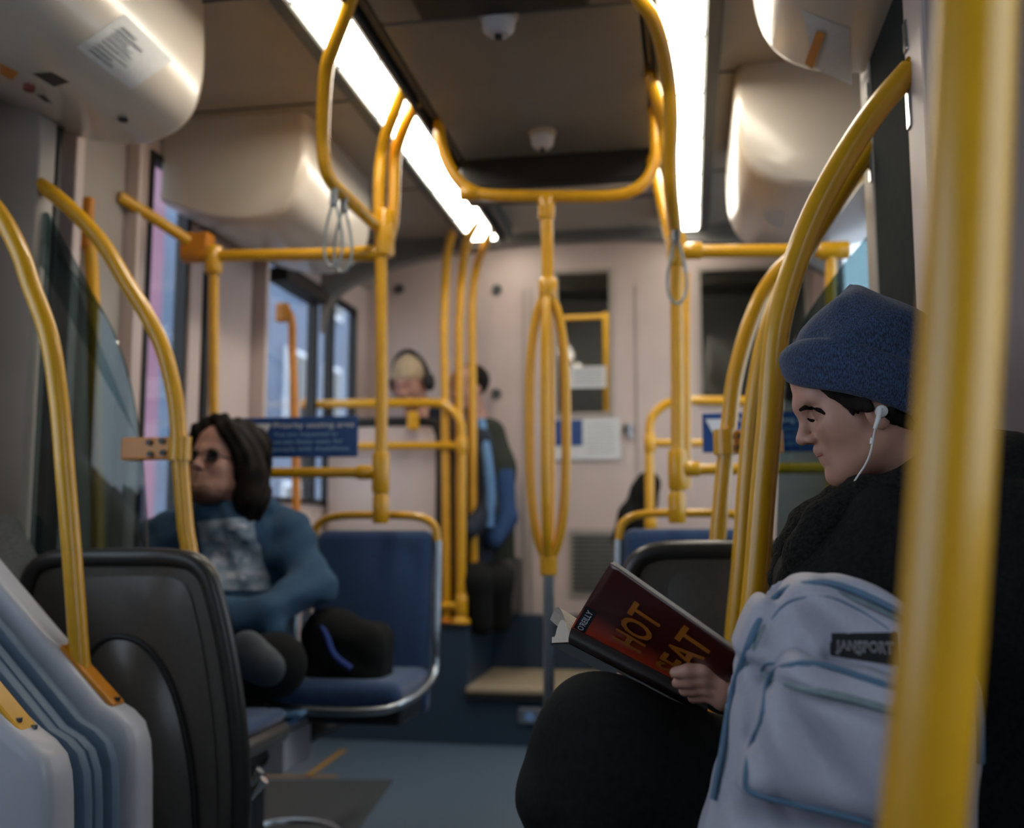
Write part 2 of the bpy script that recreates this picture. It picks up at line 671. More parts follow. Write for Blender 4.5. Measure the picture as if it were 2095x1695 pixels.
for i in range(9):
    y = YP + .02 + i * .065
    MB().rbox((-1.0, y, .262), (-.22, y + .022, .267), .002, 1).build('tread_rib', TREAD, st)
MB().box((-1.02, YP - .034, .215), (-.2, YP - .002, .235)).build('nosing', BLACK, st)
q = at(1085, 1465, YP)
ml = MB().rbox((q[0] - .058, YP - .02, q[2] - .035), (q[0] + .062, YP, q[2] + .04), .015, 3).build('step_light', SILVER, st)
MB().lathe([(.022, -.004), (.022, 0), (.012, .004)], (q[0], YP - .02, q[2]), 'y', 20).build('lens', mat('blue_lens', '#6f93c8', .2, noise=(20, .05)), ml)

# --- ceiling
ceil = struct(MB().box((XL - .05, Y0, ZC), (XR + .05, 4.70, ZC + .05)).build('ceiling', CEIL), 'beige tram ceiling above the side aisles')
MB().rbox((-.78, Y0, ZC - .075), (-.10, 2.42, ZC - .001), .006).build('centre_panel', CEIL_C, ceil)
MB().rbox((-.78, 2.428, ZC - .075), (-.10, 3.43, ZC - .001), .006).build('centre_panel', CEIL_C, ceil)
MB().rbox((-.66, 1.7, ZC - .10), (-.22, 2.385, ZC - .07), .01).build('air_outlet', BLACK, ceil)
for x0, x1, z in ((-.868, -.845, .05), (-.84, -.825, .085), (-.818, -.79, .06), (-.094, -.074, .06), (-.07, -.052, .085)):
    MB().rbox((x0, Y0, ZC - z), (x1, 4.5, ZC - .001), .004, 1).build('track_rail', DARK if z > .07 else GREYP, ceil)
for x0, x1 in ((-1.045, -.997), (.073, .118)):
    MB().rbox((x0, Y0, ZC - .055), (x1, 4.56, ZC - .001), .005, 1).build('light_frame', GREYP, ceil)
for yy in (.4, 1.35, 2.35, 3.02, 3.9):
    for x0, x1 in ((XL + .02, -1.05), (.12, XR - .02)):
        MB().box((x0, yy, ZC - .004), (x1, yy + .008, ZC)).build('panel_seam', GREYP, ceil)
struct(MB().box((XL - .05, 4.62, 2.58), (XR + .05, YB + .06, 2.63)).box((XL - .05, 4.62, ZC), (XR + .05, 4.70, 2.58)).build('ceiling', CEIL), 'higher ceiling above the raised floor')
# cornices
for i, (x0, x1) in enumerate(((XL, XL + .05), (XR - .05, XR))):
    t = MB().prism([(x0, ZC), (x1, ZC), (x1 if i == 0 else x0, ZC - .02), (x0 if i == 0 else x1, ZC - .07)], 1, Y0, YB).build('trim_%d' % (i + 1), CREAM_D)
    struct(t, 'warm grey cornice where the %s wall meets the ceiling' % ('left' if i == 0 else 'right'))
# arched header where the low ceiling ends
arc = [(XL, ZC), (XL, 1.95)] + [(-.53 + 1.25 * math.cos(a), 1.95 + .41 * math.sin(a) ** .7) for a in np.linspace(math.pi * .985, math.pi * .015, 22)] + [(XR, 1.95), (XR, ZC)]
hd = struct(MB().prism(arc, 1, 4.62, 4.70).build('trim_3', CEIL_C), 'grey arched header where the low ceiling ends')

# --- light strips: two lamps of many diffusers
def light_strip(x0, x1, ya, yb, label):
    t = thing('ceiling_light', ((x0 + x1) / 2, (ya + yb) / 2, ZC - .06), label, 'ceiling light', 'ceiling light strips')
    MB().box((x0, ya, ZC - .035), (x1, yb, ZC - .002)).build('housing', CEIL, t)
    y = yb
    while y > ya + .36:
        MB().rbox((x0 + .002, y - .365, ZC - .052), (x1 - .002, y - .002, ZC - .034), .004, 1).build('diffuser', GLOW, t)
        MB().box((x0, y - .371, ZC - .056), (x1, y - .364, ZC - .03)).build('divider', GREYP, t)
        y -= .37
    return t
light_strip(-.994, -.869, 1.94, 4.53, 'glowing warm white light strip left of the grey centre panel')
light_strip(-.050, .071, 1.94, 4.53, 'glowing warm white light strip right of the grey centre panel')

# --- walls with openings: vertical panels between windows
def wall_piece(name, x0, x1, spans, m):
    b = MB()
    for y0, y1, z0, z1 in spans:
        b.box((x0, y0, z0), (x1, y1, z1))
    return b.build(name, m)
WT = .035
wins_l = [(-2.2, -.9, .95, 2.15), (-.7, .6, .95, 2.15), (.8, 1.75, .95, 2.15), (3.0, 3.28, .75, 2.27), (3.95, 5.15, 1.10, 2.18)]
wins_r = [(-.7, .6, .95, 2.15), (2.2, 3.3, .95, 2.0), (3.7, 5.0, 1.1, 2.30)]
def side_wall(name, x0, x1, wins, label):
    sp = []
    y = Y0
    for w in wins:
        sp.append((y, w[0], 0, ZC))
        sp.append((w[0], w[1], 0, w[2]))
        sp.append((w[0], w[1], w[3], ZC))
        y = w[1]
    sp.append((y, YB + .05, 0, ZC))
    sp.append((4.6, YB + .05, ZC, 2.6))
    return struct(wall_piece(name, x0, x1, sp, CREAM), label)
wall_l = side_wall('wall_left', XL - WT, XL, wins_l, 'cream panelled left side wall with windows')
wall_r = side_wall('wall_right', XR, XR + WT, wins_r, 'cream panelled right side wall with windows')
def window(n, x, s, w, mull=()):
    """black framed window in a side wall; s=+1 when the room is on the +x side"""
    y0, y1, z0, z1 = w
    fr = .024
    b = MB()
    xa, xb = (x - .03, x + .012) if s > 0 else (x - .012, x + .03)
    b.box((xa, y0, z0), (xb, y0 + fr, z1)).box((xa, y1 - fr, z0), (xb, y1, z1))
    b.box((xa, y0 + fr, z0), (xb, y1 - fr, z0 + fr)).box((xa, y0 + fr, z1 - fr), (xb, y1 - fr, z1))
    o = struct(b.build('window_%d' % n, BLACK), 'black framed tram window on the %s side' % ('left' if s > 0 else 'right'))
    edges = [y0 + fr] + [m for m in mull] + [y1 - fr]
    for m in mull:
        MB().box((xa, m - .022, z0 + fr), (xb, m + .022, z1 - fr)).build('mullion', BLACK, o)
    for a, c in zip(edges[:-1], edges[1:]):
        MB().box(((xa + xb) / 2 - .003, a, z0 + fr), ((xa + xb) / 2 + .003, c, z1 - fr)).build('pane', CLEAR, o)
    return o
k = 1
for w in wins_l:
    window(k, XL, 1, w, (4.55, 4.78) if w[0] == 3.95 else ())
    k += 1
for w in wins_r:
    window(k, XR, -1, w)
    k += 1
# pillars and proud panels of the left wall
def panel(name, y0, y1, z0, z1, d, m, side='l', r=.006):
    if side == 'l':
        return MB().rbox((XL - .01, y0, z0), (XL + d, y1, z1), r).build(name, m, wall_l)
    return MB().rbox((XR - d, y0, z0), (XR + .01, y1, z1), r).build(name, m, wall_r)
panel('pillar', 2.20, 2.27, 0, 2.36, .17, CREAM_D)
panel('pillar', 2.29, 2.315, 0, 2.36, .16, BLACK)
panel('wall_panel', 2.33, 2.50, 0, 2.36, .02, DARK)
panel('pillar', 2.505, 2.545, 0, 2.36, .07, CREAM)
panel('wall_panel', 2.55, 2.83, .3, 2.36, .025, CREAM_D)
panel('pillar', 2.835, 2.86, 0, 2.36, .07, CREAM)
panel('wall_panel', 2.88, 2.985, 0, 2.36, .015, CREAM)
panel('wall_panel', 3.295, 3.385, 0, 2.36, .015, CREAM)
panel('door_seal', 3.39, 3.43, 0, 2.36, .03, BLACK)
panel('wall_panel', 3.44, 3.80, 0, 2.36, .02, CREAM)
panel('pillar', 3.805, 3.835, 0, 2.36, .08, CREAM)
panel('wall_panel', 3.84, 3.93, .3, 2.36, .02, GREYP)
panel('curtain_rail', 4.0, 4.5, 2.06, 2.12, .09, BLACK)
panel('lower_panel', -2.5, 2.19, .05, .9, .03, GREYP)
panel('lower_panel', 3.84, 4.58, .05, 1.05, .03, CREAM)
for zz in (1.36, 1.12, .98):
    p = atx(65, 1075 - (zz - 1) * 600, XL + .022)
    MB().lathe([(.02 if zz > 1.3 else .03, 0), (.02 if zz > 1.3 else .03, .006)], (XL + .02, 2.40, zz - .12), 'x', 18).build('vent_hole', BLACK, wall_l)
panel('lower_panel', -2.5, 1.4, .05, .9, .03, GREYP, 'r')
panel('wall_panel', .6, 1.42, .92, 2.34, .015, CREAM_D, 'r')
panel('lower_panel', 2.0, 4.58, .05, .9, .03, GREYP, 'r')
panel('pillar', 3.36, 3.5, .9, 2.34, .03, CREAM, 'r')

struct(MB().box((XL - WT, Y0 - .04, 0), (XR + WT, Y0, ZC)).build('wall_rear', CREAM), 'unseen cream wall added to close the near end of the tram')  # unseen end wall, added to keep light out of the near end
# --- street outside the left windows
PINK = mat('plum_render', '#8d6173', .8, noise=(1.5, .12))
BLUEB = mat('blue_cladding', '#4c5f78', .6, noise=(1.2, .12))
STREET = mat('street_asphalt', '#6d7076', .85, noise=(3, .1))
struct(MB().box((-12, -8, -1.0), (8, 26, -.9)).build('ground', STREET), 'grey street outside the tram')
for x, y0_, y1_, h, m_, lab in ((-6.3, 1.5, 11.05, 7.0, PINK, 'plum coloured building across the street'), (-6.4, 11.15, 24.0, 9.0, BLUEB, 'blue clad building further down the street')):
    bt = thing('building', (x - 1.5, (y0_ + y1_) / 2, -.9), lab, 'building')
    MB().box((x - 3, y0_, -.9), (x, y1_, h)).build('wall', m_, bt)
    yy = y0_ + .5
    while yy < y1_ - 1.2:
        for zz in (.4, 2.6, 4.8):
            w_ = MB().box((x - .02, yy, zz), (x + .05, yy + .9, zz + 1.3)).build('window', SIGNW, bt)
            MB().box((x + .05, yy + .08, zz + .08), (x + .06, yy + .82, zz + 1.22)).build('pane', GREYP, w_)
        yy += 1.7

# --- back wall with cab door
wb = MB()
dx0, dx1, dz0, dz1 = at(1132, 700, YB)[0], at(1254, 700, YB)[0], at(1190, 852, YB)[2], at(1190, 552, YB)[2]
rx0, rx1, rz0, rz1 = at(1428, 700, YB)[0], at(1660, 700, YB)[0], at(1500, 832, YB)[2], at(1500, 545, YB)[2]
for lo, hi in (((XL, ZP), (dx0, 2.58)), ((dx0, ZP), (dx1, dz0)), ((dx0, dz1), (dx1, 2.58)), ((dx1, ZP), (rx0, 2.58)), ((rx0, ZP), (rx1, rz0)), ((rx0, rz1), (rx1, 2.58)), ((rx1, ZP), (XR, 2.58))):
    wb.box((lo[0], YB, lo[1]), (hi[0], YB + .06, hi[1]))
wall_b = struct(wb.build('wall_back', CREAM), 'cream bulkhead wall at the far end of the tram')
for px in (1072, 1086, 1302):
    x = at(px, 800, YB)[0]
    MB().box((x - .006, YB - .006, ZP), (x + .006, YB, 2.30)).build('panel_joint', CREAM_D, wall_b)
x = at(1100, 600, YB)[0]
for px, py in ((818, 592), (1017, 593), (1016, 806), (815, 805), (1285, 878)):
    q = at(px, py, YB)
    MB().lathe([(.028, -.012), (.028, -.002), (.02, 0)], (q[0], YB, q[2]), 'y', 16).build('panel_lock', GREYP, wall_b)
q = at(1288, 880, YB)
MB().rbox((q[0] - .012, YB - .04, q[2] - .05), (q[0] + .012, YB - .012, q[2] + .03), .006).build('door_handle', SILVER, wall_b)
d1 = MB()
fr = .02
d1.box((dx0, YB - .012, dz0), (dx0 + fr, YB + .05, dz1)).box((dx1 - fr, YB - .012, dz0), (dx1, YB + .05, dz1))
d1.box((dx0 + fr, YB - .012, dz0), (dx1 - fr, YB + .05, dz0 + fr)).box((dx0 + fr, YB - .012, dz1 - fr), (dx1 - fr, YB + .05, dz1))
win_d = struct(d1.build('window_%d' % k, CREAM_D), 'tall window in the cab door at the far end')
MB().box((dx0 + fr, YB + .02, dz0 + fr), (dx1 - fr, YB + .026, dz1 - fr)).build('pane', CLEAR, win_d)
k += 1
r1 = MB().box((rx0, YB - .01, rz0), (rx0 + .02, YB + .05, rz1)).box((rx1 - .02, YB - .01, rz0), (rx1, YB + .05, rz1)).box((rx0 + .02, YB - .01, rz0), (rx1 - .02, YB + .05, rz0 + .02)).box((rx0 + .02, YB - .01, rz1 - .02), (rx1 - .02, YB + .05, rz1))
win_r = struct(r1.build('window_%d' % k, CREAM_D), 'wide window in the bulkhead right of the cab door')
MB().box((rx0 + .02, YB + .02, rz0 + .02), (rx1 - .02, YB + .026, rz1 - .02)).build('pane', CLEAR, win_r)
# grille low on the back wall
q0, q1 = at(1172, 1090, YB), at(1265, 1222, YB)
MB().box((q0[0] - .02, YB - .012, q1[2]), (q1[0] + .02, YB - .002, q0[2] + .02)).build('grille_frame', CREAM_D, wall_b)
for i in range(13):
    z = q1[2] + .03 + i * (q0[2] - q1[2] - .03) / 13
    MB().box((q0[0], YB - .022, z), (q1[0], YB - .012, z + .012)).build('grille_slat', GREYP, wall_b)
# cab beyond the door: next compartment
cab = MB().box((XL, YB + 1.6, 0), (XR, YB + 1.66, 2.6)).box((XL - .05, YB + .06, -.05), (XR + .05, YB + 1.66, ZP)).box((XL - .05, YB + .06, 2.58), (XR + .05, YB + 1.66, 2.63)).box((XL - .06, YB + .06, 0), (XL, YB + 1.66, 2.58)).box((XR, YB + .06, 0), (XR + .06, YB + 1.66, 2.58))
struct(cab.build('wall_cab', CEIL_C), 'grey wall of the compartment beyond the far door')
rail = thing('cab_handrail', (at(1240, 700, 6.0)[0], 6.0, ZP), 'yellow handrail seen through the far door window', 'handrail')
tube('post', [at(1240, 640, 6.0), at(1242, 900, 6.0) + np.array([0, 0, -.55])], .022, YEL, rail, sub=1)
tube('crossbar', [at(1150, 652, 6.0), at(1240, 648, 6.0)], .018, YEL, rail, sub=1)

def added_lamp(y0, y1, x0, x1, label):  # unseen lamps added to brighten the far section and the cab
    t = thing('ceiling_light', ((x0 + x1) / 2, (y0 + y1) / 2, 2.53), label, 'ceiling light', 'unseen lights added beyond the header')
    MB().box((x0, y0, 2.555), (x1, y1, 2.58)).build('housing', CEIL, t)
    MB().rbox((x0 + .004, y0 + .004, 2.54), (x1 - .004, y1 - .004, 2.556), .004, 1).build('diffuser', GLOW, t)
added_lamp(4.78, 5.15, -.994, -.869, 'unseen short light added above the left of the raised floor')
added_lamp(4.78, 5.15, -.05, .071, 'unseen short light added above the right of the raised floor')
added_lamp(5.46, 5.66, -.9, -.2, 'unseen light added in the compartment beyond the far door')

# --- portal of the articulation on the right
px_ = .40
port = MB().rbox((px_, 1.68, 0), (XR, 1.81, ZC), .008)
port = struct(port.build('trim_4', CREAM), 'light grey portal panel beside the articulation on the right')
pr = MB().rbox((px_ + .003, 1.81, 0), (XR, 2.145, ZC), .003)
struct(pr.build('trim_5', MATTE), 'dark bellows wall inside the articulation on the right')
pt = MB().rbox((px_, 2.145, 0), (XR, 2.25, ZC), .008)
pt = struct(pt.build('trim_6', CREAM_D), 'narrow light portal edge beyond the dark bellows on the right')
for py0, py1 in ((45, 108), (180, 265)):
    MB().rbox((px_ - .004, 1.775, at(1855, py1, 1.79)[2]), (px_ + .002, 1.80, at(1855, py0, 1.79)[2]), .003).build('pole_socket', CHROME, port)
for py0, py1 in ((170, 200), (308, 372)):
    MB().rbox((px_ - .004, 2.15, at(1786, py1, 2.16)[2]), (px_ + .002, 2.17, at(1786, py0, 2.16)[2]), .002).build('pole_socket', CHROME, pt)

# --- fairings (rounded cabinets) under the ceiling
PROF_R = [(.17, ZC), (.165, 2.26), (.17, 2.16), (.19, 2.09), (.225, 2.045), (.28, 2.015), (.35, 2.0), (.45, 1.995), (.56, 2.005), (XR - .01, 2.04), (XR - .01, ZC)]
PROF_L = [(-1.06 - .02 - x, z) for x, z in PROF_R]
PROF_L = [(-1.25 - (x - .165) * (XL + 1.25) / (.165 - XR), z + .02 + .05 * max(0, (x - .35) / .37) * (1 if z < ZC else 0)) for x, z in PROF_R]
PROF_L[0] = (PROF_L[0][0], ZC)
PROF_L[-1] = (PROF_L[-1][0], ZC)
def fairing(prof, y0, y1, label, slant=.04):
    n = len(prof)
    ys = [y0, y0 + .012, y0 + .04, y1 - .04, y1 - .012, y1]
    sc = [.955, .985, 1, 1, .985, .955]
    cx, cz = prof[-1][0], ZC
    v = []
    P = catmull([(p[0], 0, p[1]) for p in prof[:-1]], 4)
    P = [(p[0], p[2]) for p in P] + [prof[-1]]
    n = len(P)
    for y, s_ in zip(ys, sc):
        for x, z in P:
            zz = cz + (z - cz) * s_
            v.append((cx + (x - cx) * s_, y + slant * (ZC - zz) * (-1 if y < (y0 + y1) / 2 else 1), zz))
    f = []
    for i in range(len(ys) - 1):
        for j in range(n - 1):
            f.append((i * n + j, i * n + j + 1, (i + 1) * n + j + 1, (i + 1) * n + j))
        f.append((i * n + n - 1, i * n, (i + 1) * n, (i + 1) * n + n - 1))
    f.append(tuple(range(n)))
    f.append(tuple(range((len(ys) - 1) * n + n - 1, (len(ys) - 1) * n - 1, -1)))
    root = thing('ceiling_cabinet', (sum(p[0] for p in prof) / len(prof), (y0 + y1) / 2, 2.0), label, 'cabinet', 'rounded cabinets below the ceiling')
    o = MB().add(v, f).build('cabinet_body', FAIRING, root, auto=True)
    return root
def on_prof(px, py, prof):
    """point of the cabinet surface met by the line of sight"""
    d = FW * FPX + RT * (px - CX) - UP * (py - CY)
    P = catmull([(p[0], 0, p[1]) for p in prof[:-1]], 4)
    best = None
    for a, b in zip(P[:-1], P[1:]):
        e = b - a
        M = np.array([[d[0], -e[0]], [d[2], -e[2]]])
        if abs(np.linalg.det(M)) < 1e-9:
            continue
        t, u = np.linalg.solve(M, [a[0] - CAM[0], a[2] - CAM[2]])
        if -.001 <= u <= 1.001 and t > 0 and (best is None or t < best):
            best = t
    return CAM + d * (best - .002 / np.linalg.norm(d)) if best else None
def sheet(name, quad, prof, m, parent, n=8):
    def fn(u, v):
        q = np.array(quad, float)
        p = (q[0] * (1 - u) + q[1] * u) * (1 - v) + (q[3] * (1 - u) + q[2] * u) * v
        return on_prof(p[0], p[1], prof)
    return MB().patch(fn, n, n).build(name, m, parent, smooth=True)
fl1 = fairing(PROF_L, 1.35, 2.38, 'large rounded cabinet with a notice sheet above the left arched poles')
fl2 = fairing(PROF_L, 3.08, 3.80, 'rounded cabinet above the seated man in the blue hoodie')
fr1 = fairing(PROF_R, 1.45, 2.22, 'glossy rounded cabinet at the top right touching the dark post')
fr2 = fairing(PROF_R, 2.98, 3.72, 'rounded cabinet above the yellow crossbar on the right')
sh = sheet('notice_sheet', [(156, 97), (269, 184), (354, 124), (255, 28)], PROF_L, PAPERM, fl1)
# lines of print on the sheet
INKL = mat('faded_ink', '#7d8589', .7, noise=(90, .2))
for i in range(9):
    t = .12 + i * .085
    L = .35 + .5 * random.random()
    def lerp(u, v):
        q = np.array([(156, 97), (269, 184), (354, 124), (255, 28)], float)
        return (q[0] * (1 - u) + q[1] * u) * (1 - v) + (q[3] * (1 - u) + q[2] * u) * v
    c = [lerp(.12, t), lerp(.12 + L * .8, t), lerp(.12 + L * .8, t + .03), lerp(.12, t + .03)]
    o = sheet('print_line', c, PROF_L, INKL, sh, 4)
    o.location = o.location + Vector((.002, 0, -.003))
sheet('lock_plate', [(66, 150), (110, 178), (143, 168), (105, 148)], PROF_L, DARK, fl1, 3)
sheet('lock_plate', [(74, 193), (92, 208), (108, 212), (90, 195)], PROF_L, DARK, fl1, 3)
sheet('orange_seal', [(0, 130), (0, 152), (25, 165), (38, 148)], PROF_L, YEL_D, fl1, 3)
q = on_prof(60, 175, PROF_L)
MB().lathe([(.013, -.012), (.013, 0)], q, 'z', 14).build('release_knob', mat('dull_red', '#6e2f2a', .5, noise=(30, .1)), fl1)
sh = sheet('notice_sheet', [(1640, 20), (1668, 140), (1745, 175), (1738, 60)], PROF_R, PAPERM, fr1)
o = sheet('orange_band', [(1673, 60), (1648, 128), (1664, 140), (1690, 66)], PROF_R, YEL_D, sh)
o.location = o.location + Vector((-.002, 0, -.003))
sheet('notice_sheet', [(1565, 420), (1562, 450), (1600, 470), (1606, 438)], PROF_R, PAPERM, fr2, 4)
q = on_prof(252, 243, PROF_L)
if q is not None:
    MB().lathe([(.012, -.006), (.012, 0)], q, 'z', 12).build('screw_cap', BLACK, fl1)

# --- ceiling fittings
def dome(px, py, r, label):
    p = atz(px, py, ZC - .075)
    t = thing('smoke_detector', p, label, 'detector', 'white detectors on the ceiling')
    MB().lathe([(r, 0), (r, -.012), (r * .9, -.02)], p, 'z', 28).build('base_plate', CREAM_D, t)
    MB().lathe([(r * .86, -.02), (r * .8, -.045), (r * .55, -.058), (.001, -.06)], p, 'z', 28).build('cover', WHITEP, t, auto=True)
    MB().lathe([(r * .2, -.058), (r * .2, -.07), (.001, -.072)], p, 'z', 14).build('sensor', DARK, t)
dome(1020, 28, .052, 'white smoke detector near the seam of the ceiling panel')
dome(1110, 270, .046, 'white smoke detector just in front of the dark ceiling display')
p0, p1 = at(938, 292, 3.445), at(1292, 376, 3.445)
t = thing('information_display', ((p0[0] + p1[0]) / 2, 3.47, p1[2]), 'dark display box spanning the ceiling above the yellow crossbar', 'display')
MB().rbox((-.80, 3.445, p1[2]), (-.09, 3.62, ZC), .008).build('display_case', DARK, t)
MB().rbox((-.77, 3.439, p1[2] + .02), (-.12, 3.447, ZC - .02), .002, 1).build('screen', BLACK, t)
MB().rbox((-.79, 3.433, p1[2] - .012), (-.10, 3.52, p1[2] - .001), .003).build('lower_lip', CREAM_D, t)

# ------------------------------------------------------------------ handrails
R1 = .0195
def joint(p, d, parent, r=.027, L=.07, m=None):
    p = np.array(p, float)
    d = np.array(d, float) / np.linalg.norm(d)
    pts = [p - d * L / 2, p - d * L * .42, p + d * L * .42, p + d * L / 2]
    return MB().tube(pts, [r * .85, r, r, r * .85], 14, False, 1).build('pipe_joint', m or YEL, parent, auto=True)
def bolt(p, parent, r=.006, ax='y', h=.006):
    return MB().lathe([(r, -h), (r, 0)], p, ax, 8).build('bolt', DARK, parent)
def clamp(p0, p1, pole_c, parent, bolts):
    """pole clamp: a collar round the pole and a plate reaching to the glass"""
    lo = (min(p0[0], p1[0]), p0[1] - .014, min(p0[2], p1[2]))
    hi = (max(p0[0], p1[0]), p0[1] + .014, max(p0[2], p1[2]))
    c = MB().rbox(lo, hi, .005).build('clamp_plate', YEL_D, parent)
    for b in bolts:
        bolt(b, c, .0075)
    z0, z1 = lo[2] - .002, hi[2] + .002
    MB().tube([(pole_c[0], pole_c[1], z0), (pole_c[0], pole_c[1], z1)], .027, 16, False, 1).build('clamp_collar', YEL, parent, auto=True)
    return c

# right arched poles
pa = ats([(1864, 140), (1858, 149), (1793, 224), (1733, 315), (1686, 399), (1657, 460), (1632, 524), (1608, 600), (1587, 698), (1574, 863), (1563, 987), (1550, 1150), (1536, 1300), (1522, 1460)], 1.78)
t = thing('arched_pole', pa[-1], 'yellow arched grab pole brushing the front of the navy beanie', 'grab pole', 'arched poles at the articulation')
tube('pole', pa, .0222, YEL, t, 18)
MB().lathe([(.05, 0), (.05, .008), (.03, .02)], pa[-1], 'z', 20).build('foot_flange', YEL_D, t)
pb = ats([(1792, 292), (1752, 345), (1705, 420), (1655, 500), (1603, 590), (1568, 690), (1550, 780), (1538, 863), (1528, 987), (1517, 1150), (1503, 1300), (1492, 1460)], 2.17)
t = thing('arched_pole', pb[-1], 'orange shaded arched pole just behind the nearer right pole', 'grab pole', 'arched poles at the articulation')
tube('pole', pb, .021, YEL, t, 18)
MB().lathe([(.045, 0), (.045, .008), (.03, .02)], pb[-1], 'z', 20).build('foot_flange', YEL_D, t)
pc = ats([(1900, 300), (1830, 318), (1786, 341), (1754, 363), (1714, 415), (1672, 472), (1632, 520), (1593, 556), (1556, 610), (1525, 690), (1502, 780), (1492, 863), (1483, 946), (1475, 1028), (1467, 1131), (1462, 1300)], 2.40)
t = thing('arched_pole', pc[-1], 'yellow arched pole clamped to the right glass screen', 'grab pole', 'arched poles at the articulation')
tube('pole', pc, .0195, YEL, t, 18)
c0, c1 = at(1466, 882, 2.40), at(1602, 928, 2.40)
clamp(c0, c1, at(1483, 905, 2.40), t, [at(1515, 893, 2.385), at(1513, 916, 2.385)])
# left arched poles
pl1 = ats([(-190, 300), (-110, 340), (-50, 385), (0, 440), (40, 515), (62, 580), (101, 692), (122, 833), (134, 975), (147, 1134), (163, 1346), (169, 1408)], 1.88)
pl1 = [np.array([XL + .005, 1.88, pl1[0][2] + .02])] + [p for p in pl1 if p[0] > XL + .03]
t = thing('arched_pole', pl1[-1], 'yellow arched pole standing on the white side panel at left', 'grab pole', 'arched poles at the articulation')
tube('pole', pl1, .0195, YEL, t, 18)
MB().lathe([(.04, 0), (.04, .01)], pl1[0], 'x', 18).build('wall_flange', YEL_D, t)
f0 = pl1[-1]
fl = MB().rbox((-.085, -.022, -.008), (.085, .022, .006), .006, 2, Matrix.Translation(Vector(f0) + Vector((.018, 0, .026))) @ Matrix.Rotation(math.radians(43), 4, 'Y')).build('foot_flange', YEL_D, t)
for s_ in (-.06, .065):
    q = Vector(f0) + Matrix.Rotation(math.radians(43), 3, 'Y') @ Vector((s_ + .005, 0, .038))
    MB().lathe([(.007, -.004), (.007, .004)], q, 'z', 8).build('bolt', DARK, fl)
pl2 = ats([(-40, 322), (0, 334), (88, 382), (159, 442), (212, 502), (255, 572), (301, 646), (334, 716), (355, 798), (364, 868), (371, 975), (380, 1081), (390, 1150), (402, 1330)], 2.22)
t = thing('arched_pole', pl2[-1], 'yellow arched pole clamped to the dark left glass screen', 'grab pole', 'arched poles at the articulation')
tube('pole', pl2, .0195, YEL, t, 18)
c0, c1 = at(254, 897, 2.22), at(378, 941, 2.22)
clamp(c0, c1, at(368, 918, 2.22), t, [at(306, 906, 2.205), at(332, 903, 2.205), at(308, 930, 2.205), at(334, 927, 2.205)])
# blurred foreground pole
pf = ats([(2014, -160), (1998, 0), (1984, 300), (1970, 600), (1951, 900), (1923, 1300), (1892, 1640), (1862, 2000), (1832, 2500)], .50)
t = thing('foreground_pole', pf[-1], 'thick out of focus orange pole in the right foreground', 'grab pole')
tube('pole', pf, .0190, YEL, t, 20)
MB().lathe([(.04, -.004), (.04, .008), (.028, .02)], pf[-1], 'z', 20).build('foot_flange', YEL_D, t)

# glass screens
def glass(name, edge, x_wall, y, zlow, label):
    pts = [(p[0], p[2]) for p in catmull(ats(edge, y), 4)]
    poly = pts + [(pts[-1][0], zlow), (x_wall, zlow), (x_wall, pts[0][1])]
    t = MB().prism(poly, 1, y - .005, y + .005).build(name, TEAL)
    return tag(t, label, 'glass screen')
glass('glass_screen', [(28, 440), (80, 484), (141, 548), (184, 603), (230, 674), (265, 780), (283, 879), (294, 975), (301, 1081), (303, 1137)], XL + .18, 2.235, .72, 'dark teal tinted glass screen behind the left arched poles')
glass('glass_screen', [(1800, 452), (1760, 500), (1720, 548), (1672, 612), (1640, 668), (1615, 760), (1602, 850), (1594, 940), (1588, 1100)], XR - .04, 2.415, .72, 'teal tinted glass screen behind the navy beanie')

# ---------------- overhead rail assembly, left aisle side
YR = 3.0
t = thing('handrail', at(780, 1058, YR), 'tall yellow pole with overhead rails rising from the left blue seat', 'handrail', 'overhead handrails')
tube('hanger', [at(748, -120, 2.27), at(728, -40, 2.27), at(716, 0, 2.29), at(702, 42, 2.34), at(682, 96, 2.41), at(668, 142, 2.47), at(662, 212, 2.54), at(660, 283, 2.6), at(664, 336, 2.63), at(675, 368, 2.66), at(697, 393, 2.72), at(730, 425, 2.85), at(776, 468, YR)], R1, YEL, t)
tube('hanger', [at(850, 130, 2.90), at(836, 152, 2.88), at(825, 177, 2.87), at(808, 226, 2.90), at(790, 276, 2.96), at(781, 318, YR), at(776, 371, YR), at(775, 425, YR), at(776, 475, YR)], R1, YEL, t)
tube('hanger', [at(874, 162, 3.0), at(860, 188, 2.98), at(850, 212, 2.97), at(829, 255, 2.99), at(813, 301, 3.03), at(808, 336, 3.05), at(806, 407, 3.05), at(802, 465, 3.04), at(790, 500, 3.0)], R1, YEL, t)
tube('post', [at(779, 470, YR), at(781, 800, YR), at(779, 1058, YR)], R1, YEL, t, sub=1)
tube('crossbar', [at(400, 525, YR), at(780, 518, YR)], R1, YEL, t, sub=1)
tube('crossbar', [at(480, 968, YR), at(780, 967, YR)], .0165, YEL, t, sub=1)
tube('post', [at(437, 535, YR), at(437, 1058, YR + .09)], .0165, YEL, t, sub=1)
tube('wall_arm', [atx(243, 402, XL + .03), at(320, 450, 2.90), at(400, 503, YR)], R1, YEL, t, sub=3)
X_, Z_ = np.array([1, 0, 0]), np.array([0, 0, 1])
joint(at(787, 478, YR), Z_, t, .033, .15)
joint(at(750, 519, YR), X_, t, .026, .09)
joint(at(437, 532, YR), Z_, t, .03, .09)
joint(at(404, 520, YR), X_, t, .03, .10, YEL_D)
joint(at(779, 968, YR), Z_, t, .028, .13)
joint(at(752, 967, YR), X_, t, .023, .07)
joint(at(779, 1042, YR), Z_, t, .026, .09)
p = at(404, 500, YR)
